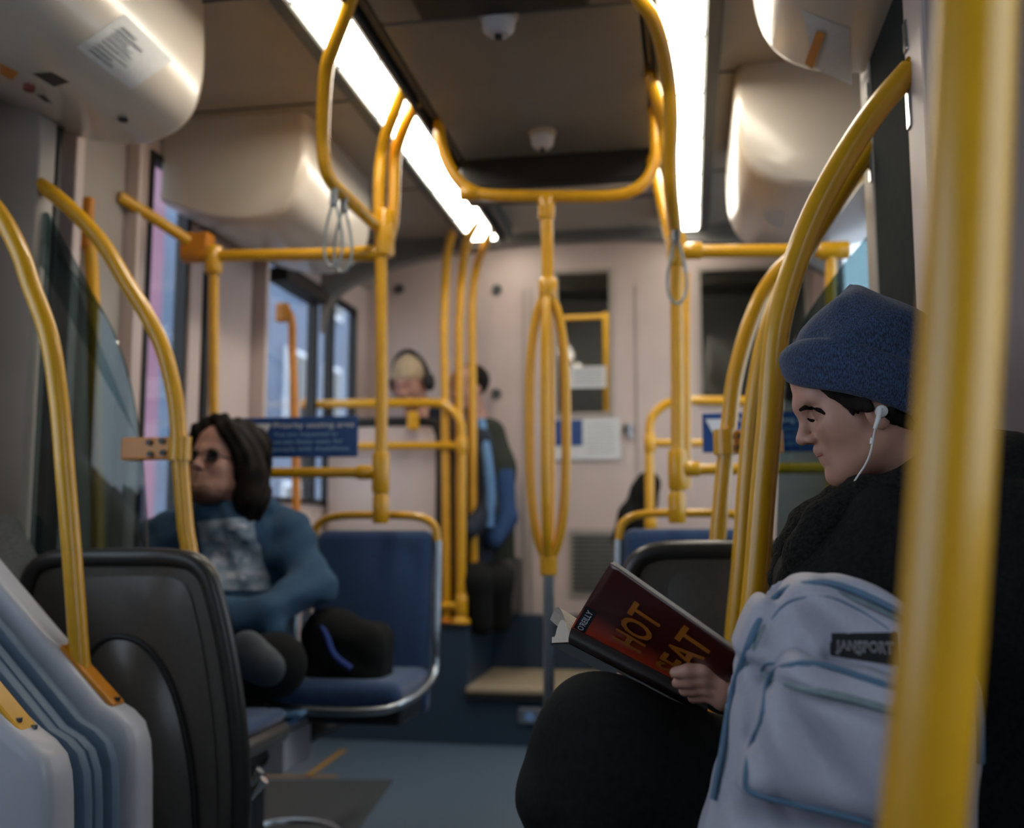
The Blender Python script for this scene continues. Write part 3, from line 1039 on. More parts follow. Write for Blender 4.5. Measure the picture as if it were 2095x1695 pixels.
MB().rbox((p[0] - .05, YR - .03, p[2] - .035), (p[0] + .05, YR + .03, p[2] + .035), .008).build('wall_bracket', YEL_D, t)

# second rail assembly, right aisle side
t = thing('handrail', at(1384, 1058, YR), 'tall yellow pole with overhead rails above the right blue seat', 'handrail', 'overhead handrails')
tube('hanger', [at(1262, -110, 2.28), at(1290, -36, 2.28), at(1310, 0, 2.29), at(1335, 36, 2.34), at(1353, 89, 2.42), at(1367, 161, 2.54), at(1373, 242, 2.6), at(1371, 323, 2.66), at(1374, 400, 2.72), at(1381, 462, 2.85), at(1382, 500, YR)], R1, YEL, t)
tube('hanger', [at(1318, 118, 2.88), at(1326, 143, 2.87), at(1332, 161, 2.87), at(1343, 202, 2.90), at(1357, 262, 2.99), at(1365, 323, YR), at(1370, 383, YR), at(1378, 470, YR)], R1, YEL, t)
tube('hanger', [at(1328, 312, 3.5), at(1336, 345, 3.4), at(1341, 363, 3.35), at(1351, 403, 3.3), at(1363, 456, 3.25), at(1374, 504, 3.2), at(1382, 540, 3.05)], R1, YEL, t)
tube('post', [at(1383, 470, YR), at(1386, 800, YR), at(1385, 1058, YR)], R1, YEL, t, sub=1)
tube('crossbar', [at(1388, 515, YR), at(1732, 512, YR)], R1, YEL, t, sub=1)
tube('crossbar', [at(1388, 961, YR), at(1700, 958, YR)], .0165, YEL, t, sub=1)
tube('post', [at(1700, 512, YR), at(1700, 1070, YR)], .0165, YEL, t, sub=1)
joint(at(1384, 512, YR), Z_, t, .03, .10)
joint(at(1410, 514, YR), X_, t, .026, .08)
joint(at(1705, 513, YR), X_, t, .027, .09)
joint(at(1386, 962, YR), Z_, t, .028, .12)
joint(at(1412, 960, YR), X_, t, .023, .06)
joint(at(1385, 1040, YR), Z_, t, .026, .09)
tube('back_post', [at(1402, 560, 3.6), at(1403, 830, 3.6), at(1403, 1000, 3.6)], R1, YEL, t, sub=1)

# centre rail with bowed pole
YU = 3.1
t = thing('centre_pole', (at(1120, 700, YU)[0], YU, 0), 'central yellow pole with four bowed grab tubes', 'grab pole')
tube('crossbar', ats([(892, 205), (897, 246), (902, 290), (915, 332), (940, 372), (972, 393), (1010, 400), (1118, 402), (1240, 402), (1292, 392), (1325, 365), (1340, 325), (1341, 276), (1338, 222)], YU), R1, YEL, t, sub=6)
tube('post', [at(1118, 402, YU), at(1121, 604, YU)], R1, YEL, t, sub=1)
joint(at(1118, 425, YU), Z_, t, .027, .08)
joint(at(1121, 592, YU), Z_, t, .03, .07)
joint(at(960, 396, YU), X_, t, .024, .06)
za, zb = at(1121, 590, YU)[2], at(1121, 1158, YU)[2]
xa = at(1121, 860, YU)[0]
for dx, dy in ((-1, 0), (1, 0), (0, -1), (0, 1)):
    pts = []
    for s_ in np.linspace(0, 1, 13):
        w = .058 * (1 - abs(2 * s_ - 1) ** 3.2) ** .8
        pts.append((xa + dx * w, YU + dy * w, za + (zb - za) * s_))
    tube('bowed_tube', pts, .0155, YEL, t, sub=3)
joint((xa, YU, zb), Z_, t, .028, .06)
tube('lower_post', [(xa, YU, zb + .01), (xa, YU, .01)], .017, SILVER, t, sub=1)
MB().lathe([(.06, 0), (.06, .01), (.025, .03)], (xa, YU, .003), 'z', 24).build('foot_flange', SILVER, t)

# three swan-neck poles beyond
for i, (pts, lab) in enumerate((([(958, 392, 4.05), (953, 407, 4.1), (940, 442, 4.25), (924, 478, 4.4), (914, 531, 4.55), (910, 600, 4.66), (908, 700, 4.66), (910, 800, 4.66), (915, 1285, 4.66)], 'left one of three slim yellow poles curving up to the far ceiling'),
                             ([(982, 440, 4.2), (972, 460, 4.3), (953, 502, 4.5), (945, 566, 4.68), (941, 640, 4.72), (939, 720, 4.72), (940, 1280, 4.72)], 'middle one of three slim yellow poles curving up to the far ceiling'),
                             ([(1013, 436, 4.25), (1009, 449, 4.3), (995, 495, 4.55), (977, 541, 4.75), (968, 600, 4.80), (966, 700, 4.80), (970, 1275, 4.80)], 'right one of three slim yellow poles curving up to the far ceiling'))):
    w = [at(*p) for p in pts]
    t = thing('curved_pole', (w[-1][0], w[-1][1], ZP), lab, 'grab pole', 'curved poles at the raised floor')
    tube('pole', w, .021, YEL, t)
    MB().lathe([(.04, 0), (.04, .008), (.025, .02)], (w[-1][0], w[-1][1], max(ZP + .015, w[-1][2])), 'z', 16).build('foot_flange', YEL_D, t)

# guard rails on the edge of the raised floor
YG = 4.635
t = thing('guard_rail', at(940, 1285, YG), 'yellow guard rail frame in front of the person with headphones', 'guard rail', 'guard rails on the platform edge')
tube('top_rail', ats([(618, 832), (640, 828), (760, 826), (885, 825), (915, 833), (937, 855), (945, 890), (945, 1000), (943, 1285)], YG), .0215, YEL, t)
tube('mid_rail', [at(700, 913, YG), at(944, 912, YG)], .018, YEL, t, sub=1)
tube('low_rail', [at(868, 1241, YG), at(944, 1240, YG)], .018, YEL, t, sub=1)
joint(at(944, 912, YG), Z_, t, .029, .08)
joint(at(944, 1238, YG), Z_, t, .029, .10)
joint(at(634, 828, YG), X_, t, .034, .07, YEL_D)
MB().lathe([(.045, 0), (.045, .01), (.028, .03)], (at(943, 1285, YG)[0], YG, ZP + .014), 'z', 18).build('foot_flange', YEL, t)
p = at(845, 850, YG)
MB().rbox((p[0] - .028, YG - .02, p[2] - .075), (p[0] + .028, YG + .02, p[2] + .02), .012).build('rail_bracket', YEL, t)
a, b = at(628, 855, YG + .05), at(912, 1222, YG + .05)
t2 = thing('partition_panel', ((a[0] + b[0]) / 2, YG + .07, ZP), 'cream partition panel with black rubber edge behind the left guard rail', 'partition')
MB().rbox((XL + .03, YG + .055, b[2]), (b[0] - .05, YG + .075, a[2] - .05), .008).build('panel_face', CREAM, t2)
c_ = [(XL + .03, YG + .065, a[2] - .03), (b[0] - .12, YG + .065, a[2] - .03), (b[0] - .05, YG + .065, a[2] - .07), (b[0] - .035, YG + .065, a[2] - .16), (b[0] - .035, YG + .065, (a[2] + b[2]) / 2), (b[0] - .035, YG + .065, b[2])]
tube('rubber_edge', c_, .024, BLACK, t2, sub=4)
MB().box((b[0] - .12, YG + .055, ZP), (b[0] - .06, YG + .075, b[2] + .02)).build('panel_foot', DARK, t2)

t = thing('guard_rail', at(1332, 1282, YG), 'yellow guard rail frame behind the right blue seat', 'guard rail', 'guard rails on the platform edge')
tube('top_rail', ats([(1560, 821), (1500, 821), (1410, 820), (1368, 825), (1338, 848), (1329, 885), (1329, 1000), (1332, 1282)], YG), .0215, YEL, t)
tube('mid_rail', [at(1330, 907, YG), at(1450, 907, YG)], .018, YEL, t, sub=1)
joint(at(1330, 907, YG), Z_, t, .028, .08)
joint(at(1331, 1068, YG), Z_, t, .028, .08)
MB().lathe([(.045, 0), (.045, .01), (.028, .03)], (at(1332, 1282, YG)[0], YG, ZP + .014), 'z', 18).build('foot_flange', YEL, t)

# wall grab bars on the left
t = thing('wall_grab_bar', at(197, 1150, 2.62), 'yellow wall grab bar with round-ended bracket behind the left glass', 'grab bar', 'wall grab bars')
a, b = at(145, 405, 2.60), at(188, 510, 2.60)
MB().rbox((a[0], 2.585, b[2]), (b[0], 2.615, a[2]), .014, 3).build('wall_bracket', YEL_D, t)
MB().lathe([(.008, -.006), (.008, 0)], (a[0] + .02, 2.585, b[2] + .025), 'y', 8).build('bolt', DARK, t)
tube('bar', [at(183, 500, 2.61), at(190, 600, 2.62), at(196, 900, 2.62), at(200, 1160, 2.62)], R1, YEL, t, sub=3)
t = thing('wall_grab_bar', at(604, 1085, 4.1), 'bent orange grab bar left of the guard rail, passing behind the blue sign', 'grab bar', 'wall grab bars')
MB().rbox(at(565, 660, 4.1) - np.array([0, .02, 0]), at(592, 620, 4.1) + np.array([0, .02, 0]), .01).build('wall_bracket', YEL_D, t)
tube('bar', ats([(572, 635), (588, 638), (597, 660), (598, 720), (601, 800), (605, 950), (606, 1085)], 4.1), .0185, YEL_D, t)
pz = ats([(625, 836), (624, 950), (627, 1010), (636, 1070), (655, 1150), (690, 1284)], 4.585)
t = thing('curved_black_post', pz[-1], 'curved black post below the left end of the guard rail', 'post')
tube('post', pz, .022, BLACK, t)
MB().lathe([(.04, -.03), (.04, .008), (.026, .02)], pz[-1], 'z', 16).build('foot_flange', BLACK, t)

# strap hangers
def strap(px, py, y, label, ln=1.0):
    t = thing('strap_hanger', at(px, py + 160 * ln, y), label, 'strap', 'hanging grab straps')
    a = at(px, py, y)
    MB().rbox((a[0] - .011, y - .011, a[2] - .05), (a[0] + .011, y + .011, a[2] + .02), .004).build('clip', SILVER, t)
    top = a[2] - .04
    w, hh = .036, .19 * ln
    pts = []
    for s_ in np.linspace(0, 2 * math.pi, 25)[:-1]:
        zz = -math.cos(s_)
        pts.append((a[0] + w * math.sin(s_) * (.30 + .70 * ((1 - zz) / 2) ** .8), y, top - hh / 2 + hh / 2 * zz))
    MB().tube(pts, .0045, 8, True, 2).build('loop', SILVER if ln < 1 else mat('grey_strap_%d' % px, '#8a9597', .25, noise=(30, .05)), t, auto=True)
strap(684, 388, 2.68, 'left grey grab strap loop hanging from the left rail')
strap(704, 402, 2.74, 'right grey grab strap loop hanging from the left rail')
strap(1383, 462, 2.85, 'grey grab strap loop hanging from the right rail')

# ------------------------------------------------------------------ priority signs
def sign(px0, py0, px1, py1, y, label, vis=1.0):
    a, b = at(px0, py0, y), at(px1, py1, y)
    w, h = b[0] - a[0], a[2] - b[2]
    t = thing('priority_sign', ((a[0] + b[0]) / 2, y, b[2]), label, 'sign', 'blue priority seating signs')
    MB().rbox((a[0], y - .004, b[2]), (b[0], y + .004, a[2]), .003).build('sign_board', SIGNB, t)
    yy = y - .0055
    x0, zt = a[0], a[2]
    MB().prism([(x0 + .03 * w, zt - .16 * h), (x0 + .28 * w, zt - .16 * h), (x0 + .155 * w, zt - .86 * h)], 1, yy - .001, yy + .001).build('triangle', SIGNW, t)
    text_mb('Priority seating area', .2 * h, (x0 + .30 * w, yy, zt - .27 * h), X_, Z_, fit=.67 * w, depth=.0006).build('lettering', SIGNW, t)
    for i, ln in enumerate(('You are requested to', 'vacate these seats for', 'people with disabilities')):
        text_mb(ln, .16 * h, (x0 + .30 * w, yy, zt - (.48 + .18 * i) * h), X_, Z_, fit=(.53, .58, .63)[i] * w, depth=.0006).build('lettering', SIGNT, t)
    MB().box((a[0] + w * .4, y + .004, b[2] + .4 * h), (a[0] + w * .6, y + .03, b[2] + .6 * h)).build('sign_bracket', DARK, t)
    return t
sign(490, 856, 732, 935, 2.98, 'blue priority seating sign with white triangle beside the hoodie man')
sign(1436, 846, 1676, 924, 2.98, 'blue priority seating sign partly hidden behind the right poles')

# notices on the far door
def notice(px0, py0, px1, py1, label, blue=None):
    a, b = at(px0, py0, YB - .02), at(px1, py1, YB - .02)
    t = thing('notice', ((a[0] + b[0]) / 2, YB - .02, b[2]), label, 'notice')
    MB().box((a[0], YB - .018, b[2]), (b[0], YB - .014, a[2])).build('sheet', PAPERM, t)
    if blue:
        c, d = at(blue[0], blue[1], YB - .02), at(blue[2], blue[3], YB - .02)
        MB().box((c[0], YB - .021, d[2]), (d[0], YB - .018, c[2])).build('blue_print', SIGNB, t)
    for i in range(6):
        z = a[2] - (i + 1) * (a[2] - b[2]) / 7.5
        MB().box((a[0] + (b[0] - a[0]) * (.5 if blue else .1), YB - .0195, z - .004), (a[0] + (b[0] - a[0]) * .92, YB - .018, z)).build('print_line', INKL, t)
notice(1130, 858, 1270, 940, 'white and blue notice below the far door window', (1132, 860, 1192, 912))
notice(1166, 751, 1240, 793, 'small white paper notice on the far door window')

# ------------------------------------------------------------------ white articulation side panels at left
def side_panel(pts, y0, y1, m, bev):
    P = ats(pts, y0)
    return MB().prism([(max(p[0], XL + .05), p[2] if p[0] > XL + .05 or p[2] < .5 else P[1][2] + (P[1][0] - XL - .05) * .98) for p in P], 1, y0, y1, bev, 4)
pn2 = [(-420, 820), (205, 1442), (238, 1462), (262, 1488), (274, 1530), (277, 1590), (277, 2350), (-420, 2350)]
t = thing('side_panel', (-1.25, 1.88, 0), 'white side panel carrying the foot of the left arched pole', 'side panel', 'white articulation panels')
side_panel(pn2, 1.84, 1.92, WHITEP, .022).build('panel_body', WHITEP, t, auto=True)
pn1 = [(-400, 1085), (30, 1505), (62, 1530), (86, 1560), (96, 1600), (99, 1650), (99, 2500), (-400, 2500)]
t = thing('side_panel', (-1.25, 1.45, 0), 'white side panel in the bottom left corner', 'side panel', 'white articulation panels')
side_panel(pn1, 1.42, 1.50, WHITEP, .022).build('panel_body', WHITEP, t, auto=True)
q = at(8, 1476, 1.46) + np.array([.012, 0, .012])
fl = MB().rbox((-.075, -.024, -.006), (.06, .024, .008), .006, 2, Matrix.Translation(Vector(q)) @ Matrix.Rotation(math.radians(44), 4, 'Y')).build('foot_flange', YEL, t)
for s_ in (.02, .04):
    w = Vector(q) + Matrix.Rotation(math.radians(44), 3, 'Y') @ Vector((s_, -.008 if s_ < .03 else .01, .009))
    MB().lathe([(.005, -.003), (.005, .003)], w, 'z', 8).build('bolt', SILVER, fl)
t = thing('bellows', (-1.3, 1.67, 0), 'blue-grey folded bellows between the two white side panels', 'bellows')
base = [(p[0], p[2]) for p in ats(pn2, 1.84)]
base = [(max(p[0], XL + .13), p[1] if p[0] > XL + .13 or p[1] < .5 else base[1][1] + (base[1][0] - XL - .13) * .98) for p in base]
for i in range(7):
    y = 1.525 + i * .044
    dz = -.006 * (i % 2)
    MB().prism([(p[0] - .015 + dz, p[1] - .02 + dz) for p in base], 1, y, y + .03, .012, 2).build('fold', BELL, t, auto=True)
    MB().prism([(p[0] - .05, p[1] - .055) for p in base], 1, y + .03, y + .044, 0).build('fold_groove', DARK, t)

# ------------------------------------------------------------------ seats
def shell_seat(label):
    """dark moulded seat seen from behind: shell, rim, raised arch, base"""
    y = 2.06
    out = [(40, 1790), (48, 1600), (50, 1420), (52, 1260), (58, 1195), (78, 1160), (112, 1145), (160, 1142), (300, 1141), (360, 1143), (398, 1153), (424, 1180), (440, 1225), (458, 1300), (474, 1390), (486, 1480), (492, 1560), (494, 1640), (488, 1790)]
    P = catmull(ats(out, y), 3)
    t = thing('moulded_seat', (at(270, 1600, y)[0], y + .05, 0), label, 'seat', 'dark moulded seats')
    poly = [(p[0], p[2]) for p in P]
    c = np.mean(P, 0)
    ins = [(c[0] + (x - c[0]) * .985, c[2] + (z - c[2]) * .985) for x, z in poly]
    MB().prism(ins, 1, y - .004, y + .045, 0).build('shell_back', SHELL, t)
    tube('rim', P, .021, RIM, t, 14, sub=1)
    tube('rim_bead', [p + np.array([0, .026, .012]) for p in P], .007, CREAM_D, t, 8, sub=1)
    inner = [(104, 1790), (108, 1600), (112, 1400), (116, 1260), (124, 1205), (150, 1184), (240, 1180), (330, 1180), (372, 1192), (392, 1230), (412, 1320), (428, 1420), (440, 1540), (444, 1660), (440, 1790)]
    I = catmull(ats(inner, y - .008), 3)
    MB().pillow(I, (0, -1, 0), .012, 5, 3).build('back_panel', SHELL, t, smooth=True)
    arch = [(150, 1790), (152, 1600), (160, 1440), (180, 1350), (215, 1310), (252, 1304), (290, 1318), (325, 1355), (356, 1420), (378, 1500), (393, 1590), (400, 1680), (402, 1790)]
    A = catmull(ats(arch, y - .022), 3)
    MB().pillow(A, (0, -1, 0), .045, 7, 2.0).build('lumbar_bulge', SHELL, t, smooth=True)
    tube('arch_groove', A, .007, BLACK, t, 8, sub=1)
    zs = .49
    MB().rbox((c[0] - .21, y + .03, zs - .03), (c[0] + .20, y + .40, zs + .02), .02, 3).build('seat_pan', SHELL, t, auto=True)
    MB().rbox((c[0] - .20, y + .05, zs + .02), (c[0] + .19, y + .39, zs + .05), .014, 3).build('seat_cushion', BLUE, t, auto=True)
    MB().rbox((c[0] - .17, y + .05, zs + .10), (c[0] + .14, y + .075, .87), .012, 3).build('back_cushion', BLUE, t, auto=True)
    MB().rbox((c[0] - .20, y + .04, 0), (c[0] - .10, y + .30, zs - .03), .006).build('leg', DARK, t)
    q = at(515, 1628, y + .02)
    br = MB().tube([q + np.array([-.03, .0, -.03]), q + np.array([.028, 0, .034])], .011, 10, False, 1).build('side_bracket', CHROME, t, auto=True)
    MB().tube([q + np.array([-.045, .03, -.02]), q + np.array([.005, .03, .045])], .010, 10, False, 1).build('side_bracket', SILVER, t, auto=True)
    return t
seat0 = shell_seat('dark moulded seat back with black rim beside the white panels at left')
cx_l = at(50, 1300, 2.06)[0]
copy_tree(seat0, at(1287, 1300, 2.2)[0] - cx_l, .14, .02, None, 'dark moulded seat back right behind the open red book')

def blue_seat(label):
    y = 3.05
    t = thing('blue_seat', (at(750, 1300, y)[0], y, 0), label, 'seat', 'blue fabric seats')
    cx_, hw = at(752, 1300, y)[0], .195
    F = Field((cx_ - .26, y - .1, .3), (cx_ + .26, y + .2, 1.05), .009)
    F.box((cx_, y + .045, .70), (hw, .035, .285), .033, rot=np.array(Matrix.Rotation(math.radians(-5), 3, 'X')))
    F.ell((cx_, y + .05, .66), (.17, .05, .24), .05)
    F.build('back_cushion', BLUE, t)
    F = Field((cx_ - .26, y - .5, .3), (cx_ + .26, y + .1, .62), .009)
    F.box((cx_, y - .14, .525), (hw + .005, .185, .04), .036)
    F.build('seat_cushion', BLUE, t)
    z1 = .525
    fr = [(cx_ + hw + .015, y + .06, .95), (cx_ + hw + .018, y + .045, .80), (cx_ + hw + .022, y + .02, .66), (cx_ + hw + .022, y - .0, .55), (cx_ + hw + .02, y - .15, z1 - .01), (cx_ + hw + .005, y - .29, z1 - .02), (cx_ + hw - .05, y - .328, z1 - .035), (cx_, y - .333, z1 - .042), (cx_ - hw + .05, y - .328, z1 - .035), (cx_ - hw - .005, y - .29, z1 - .02), (cx_ - hw - .02, y - .15, z1 - .01), (cx_ - hw - .022, y, .55), (cx_ - hw - .022, y + .02, .66), (cx_ - hw - .018, y + .045, .80), (cx_ - hw - .015, y + .06, .95)]
    tube('steel_frame', fr, .013, SILVER, t, 10, sub=4)
    hd_ = [(cx_ - hw - .012, y + .06, .95), (cx_ - hw + .0, y + .06, 1.0), (cx_ - hw + .06, y + .06, 1.028), (cx_, y + .06, 1.032), (cx_ + hw - .06, y + .06, 1.028), (cx_ + hw, y + .06, 1.0), (cx_ + hw + .012, y + .06, .95)]
    tube('top_handle', hd_, .013, YEL, t, 10, sub=4)
    MB().rbox((cx_ - .18, y - .24, .43), (cx_ + .18, y + .06, .485), .01).build('under_pan', DARK, t)
    return t
bs = blue_seat('blue fabric seat holding the black bag')
xs = at(752, 1300, 3.05)[0]
copy_tree(bs, -.46, -.02, 0, None, 'blue fabric seat the man in the hoodie sits on')
copy_tree(bs, at(1405, 1100, 3.05)[0] - xs, 0, .005, None, 'blue fabric seat behind the right moulded seat')
# side-facing seat under the reader
t = thing('bench_seat', (.42, 1.35, 0), 'dark side-facing bench seat under the reader and the backpack', 'seat')
MB().rbox((.10, .72, .40), (.70, 1.49, .455), .02, 3).build('seat_cushion', BLUE, t, auto=True)
MB().rbox((.16, .74, 0), (.70, 1.48, .40), .01).build('bench_box', DARK, t)
# rail under the left seats and ledge with papers
a, b = at(470, 1575, 2.5), at(770, 1438, 3.55)
t = thing('seat_beam', (a + b) / 2, 'long black beam running below the left blue seats', 'beam')
MB().tube([a, b], .03, 8, False, 1).build('beam', BLACK, t)
for s_ in (.04,):
    q = a + (b - a) * s_
    MB().rbox((q[0] - .025, q[1] - .03, 0), (q[0] + .025, q[1] + .03, q[2]), .004).build('support', BLACK, t)
q = at(540, 1500, 2.75)
t = thing('paper_rack', (q[0], 2.75, 0), 'low white rack holding newspapers below the seated man', 'rack')
MB().rbox((q[0] - .13, 2.66, q[2] - .09), (q[0] + .10, 2.86, q[2] + .015), .006).build('box', WHITEP, t)
MB().rbox((q[0] - .12, 2.655, q[2] - .045), (q[0] + .04, 2.662, q[2] - .012), .001, 1).build('green_label', mat('lime_print', '#9aa82a', .5, noise=(30, .1)), t)
MB().rbox((q[0] - .12, 2.7, 0), (q[0] - .03, 2.84, q[2] - .09), .004).build('foot', DARK, t)
for i in range(3):
    M = Matrix.Translation(Vector((q[0] - .02 + .02 * i, 2.75 - .012 * i, q[2] + .027 + .016 * i))) @ Matrix.Rotation(.12 * (i - 1), 4, 'Z') @ Matrix.Rotation(-.05 * i, 4, 'Y')
    o = MB().rbox((-.12, -.09, -.006), (.12, .09, .006), .003, 1, M).build('newspaper', [mat('white_newsprint', '#b9bdc2', .7, noise=(60, .15)), mat('blue_newsprint', '#4a6e96', .7, noise=(40, .25)), mat('pale_blue_newsprint', '#5f86ad', .7, noise=(40, .3))][i])
    tag(o, ['folded white newspaper at the bottom of the small pile', 'folded blue newspaper in the middle of the small pile', 'folded pale blue newspaper on top of the small pile'][i], 'newspaper', 'newspapers in the rack')

# ------------------------------------------------------------------ people
COAT = mat('black_wool_coat', '#151616', .95, noise=(160, .35), bump=(260, .5, .003), spec=.2)
SHERPA = mat('charcoal_fleece', '#1d1c1a', 1.0, noise=(240, .5), bump=(190, .9, .006), spec=.2)
TROU = mat('black_trousers', '#161717', .95, noise=(120, .25), bump=(300, .2, .001), spec=.2)
HOODIE = mat('slate_blue_hoodie', '#2f4d68', .95, noise=(90, .12), bump=(160, .25, .002))
PRINT = mat('washed_grey_print', '#aab5be', .9, noise=(26, .3), col2='#75889b')
PRINTW = mat('pale_print', '#c9cbd3', .9, noise=(60, .12))
NAVY = mat('navy_coat', '#1d2533', .9, noise=(80, .15))
OLIVE = mat('dark_green_jacket', '#24291f', .9, noise=(60, .15))
GREYJ = mat('grey_jacket', '#6d6d6b', .9, noise=(120, .15), bump=(200, .3, .002))
CAPM = mat('cream_cap', '#b8a488', .9, noise=(30, .08))
EARB = mat('white_plastic', '#d9d6d2', .3, noise=(20, .02))
KNIT = bpy.data.materials.new('navy_knit')
KNIT.use_nodes = True
nt = KNIT.node_tree
b_ = nt.nodes['Principled BSDF']
b_.inputs['Roughness'].default_value = .95
b_.inputs['Sheen Weight'].default_value = .15
tc = nt.nodes.new('ShaderNodeTexCoord')
mp = nt.nodes.new('ShaderNodeMapping')
mp.inputs['Scale'].default_value = (1, 1, .35)
n1 = nt.nodes.new('ShaderNodeTexNoise')
n1.inputs['Scale'].default_value = 620
n1.inputs['Detail'].default_value = 2
rp = nt.nodes.new('ShaderNodeValToRGB')
rp.color_ramp.elements[0].position = .38
rp.color_ramp.elements[1].position = .66
rp.color_ramp.elements[0].color = lin('#1c2536')
rp.color_ramp.elements[1].color = lin('#3b4f74')
bp_ = nt.nodes.new('ShaderNodeBump')
bp_.inputs['Strength'].default_value = .6
bp_.inputs['Distance'].default_value = .002
nt.links.new(tc.outputs['Object'], mp.inputs[0])
nt.links.new(mp.outputs[0], n1.inputs['Vector'])
nt.links.new(n1.outputs['Fac'], rp.inputs[0])
nt.links.new(rp.outputs[0], b_.inputs['Base Color'])
nt.links.new(n1.outputs['Fac'], bp_.inputs['Height'])
nt.links.new(bp_.outputs[0], b_.inputs['Normal'])

def basis(fwd, upish=(0, 0, 1)):
    f = np.array(fwd, float)
    f /= np.linalg.norm(f)
    l = np.cross(np.array(upish, float), f)
    l /= np.linalg.norm(l)
    u = np.cross(f, l)
    return np.stack([f, l, u], 1)      # columns: forward, left, up

def head(F, R, c, sc=1.0, neck=((-.02, 0, -.06), (-.05, 0, -.19)), nr=(.054, .06), full=False, ears=(-1, 1), ear=(-.006, -.004)):
    F.frame(R, c, sc)
    F.ell((-.012, 0, .055), (.098, .076, .083), .01)
    F.ell((.048, 0, .05), (.052, .062, .055), .03)
    F.ell((.036, 0, -.012), (.060, .060, .078), .03)
    F.ell((.036, 0, -.062), (.052, .050 + .008 * full, .036), .03)
    for s_ in (-1, 1):
        F.cone((.0, s_ * .052, -.038), (.068, s_ * .022, -.086), .017 + .006 * full, .014, .03)
        F.ell((.062, s_ * .042, -.018), (.027, .022, .026), .025)
    F.ell((.081, 0, -.091), (.016, .02, .014), .02)
    F.cone((.083, -.034, .024), (.094, 0, .02), .010, .010, .02).cone((.083, .034, .024), (.094, 0, .02), .010, .010, .02)
    for s_ in (-1, 1):
        F.ell((.097, s_ * .034, .003), (.016, .018, .013), .014, cut=True)
        F.ell((.078, s_ * .033, .003), (.0145, .0165, .0125), .005)
    F.cone((.093, 0, .014), (.1085, 0, -.018), .0065, .0085, .010)
    F.ell((.1115, 0, -.025), (.0105, .0105, .0088), .006)
    for s_ in (-1, 1):
        F.ell((.100, s_ * .0115, -.029), (.0105, .0065, .0068), .005)
        F.ell((.106, s_ * .006, -.0345), (.004, .003, .003), .003, cut=True)
    F.cone((.088, -.019, -.050), (.0935, 0, -.0475), .006, .0070, .010).cone((.088, .019, -.050), (.0935, 0, -.0475), .006, .0070, .010)
    F.cone((.086, -.017, -.0625), (.0895, 0, -.0635), .006, .0070, .008).cone((.086, .017, -.0625), (.0895, 0, -.0635), .006, .0070, .008)
    F.cone((.087, -.023, -.0555), (.105, 0, -.0545), .0012, .0012, .003, cut=True).cone((.087, .023, -.0555), (.105, 0, -.0545), .0012, .0012, .003, cut=True)
    for s_ in ears:
        F.ell((ear[0], s_ * .077, ear[1]), (.017, .010, .029), .006)
        F.ell((ear[0] + .003, s_ * .087, ear[1] + .004), (.009, .005, .016), .004, cut=True)
    F.cone(neck[0], neck[1], nr[0], nr[1], .03)
    F.frame(np.eye(3), np.zeros(3), 1.0)
    return F

def finger(F, pts, r0=.0088, r1=.0070, k=.005):
    n = len(pts)
    F.chain(pts, [r0 + (r1 - r0) * i / (n - 1) for i in range(n)], k)

def merged(name, parts, m, parent):
    V, Q = [], []
    n = 0
    for F in parts:
        v, q = F.mesh()
        for _ in range(1):
            acc = np.zeros_like(v)
            c = np.zeros(len(v))
            for a, b in ((0, 1), (1, 2), (2, 3), (3, 0)):
                np.add.at(acc, q[:, a], v[q[:, b]])
                np.add.at(acc, q[:, b], v[q[:, a]])
                np.add.at(c, q[:, a], 1)
                np.add.at(c, q[:, b], 1)
            v = v * .55 + .45 * acc / np.maximum(c, 1)[:, None]
        V.append(v)
        Q.append(q + n)
        n += len(v)
    return fast_obj(name, np.concatenate(V), np.concatenate(Q), m, parent)

# ---------------- the reader at right
YM = 1.42
reader = thing('person', (.36, YM, .0), 'person in navy beanie and black coat reading a red book', 'person')
pit = math.radians(17)
RH = basis((-math.cos(pit), -.03, -math.sin(pit)), (-math.sin(pit), 0, math.cos(pit)))
HS = .94
nose = at(1630, 905, YM)
HC = nose - RH @ (np.array([.121, 0, -.026]) * HS)
def hl(x, y, z):
    return HC + RH @ (np.array([x, y, z]) * HS)
FH = Field(HC - np.array([.20, .14, .26]), HC + np.array([.22, .14, .17]), .0028)
head(FH, RH, HC, HS, neck=((-.02, 0, -.06), (-.075, 0, -.20)), nr=(.056, .062), ear=(.016, -.020))
# near hand: fingers lie along the lower edge of the cover
k1 = [at(1488, 1386, 1.225), at(1490, 1402, 1.225), at(1486, 1420, 1.23), at(1478, 1434, 1.24)]
tips = [at(1382, 1377, 1.225), at(1386, 1398, 1.235), at(1400, 1414, 1.245), at(1418, 1428, 1.255)]
wrist_n = at(1560, 1428, 1.27)
FN = Field(at(1370, 1460, 1.2) - np.array([.02, .05, .06]), at(1640, 1330, 1.3) + np.array([.03, .06, .04]), .0025)
for a, b in zip(k1, tips):
    m1 = a + (b - a) * .42 + np.array([0, -.006, .006])
    m2 = a + (b - a) * .75 + np.array([0, -.004, .004])
    FN.chain([wrist_n, a], [.020, .0125], .012)
    finger(FN, [a, m1, m2, b], .0098, .0072)
finger(FN, [at(1530, 1400, 1.25), at(1480, 1368, 1.28), at(1440, 1362, 1.30)], .011, .008)
FN.cone(wrist_n, wrist_n + np.array([.06, .02, -.01]), .024, .028, .01)
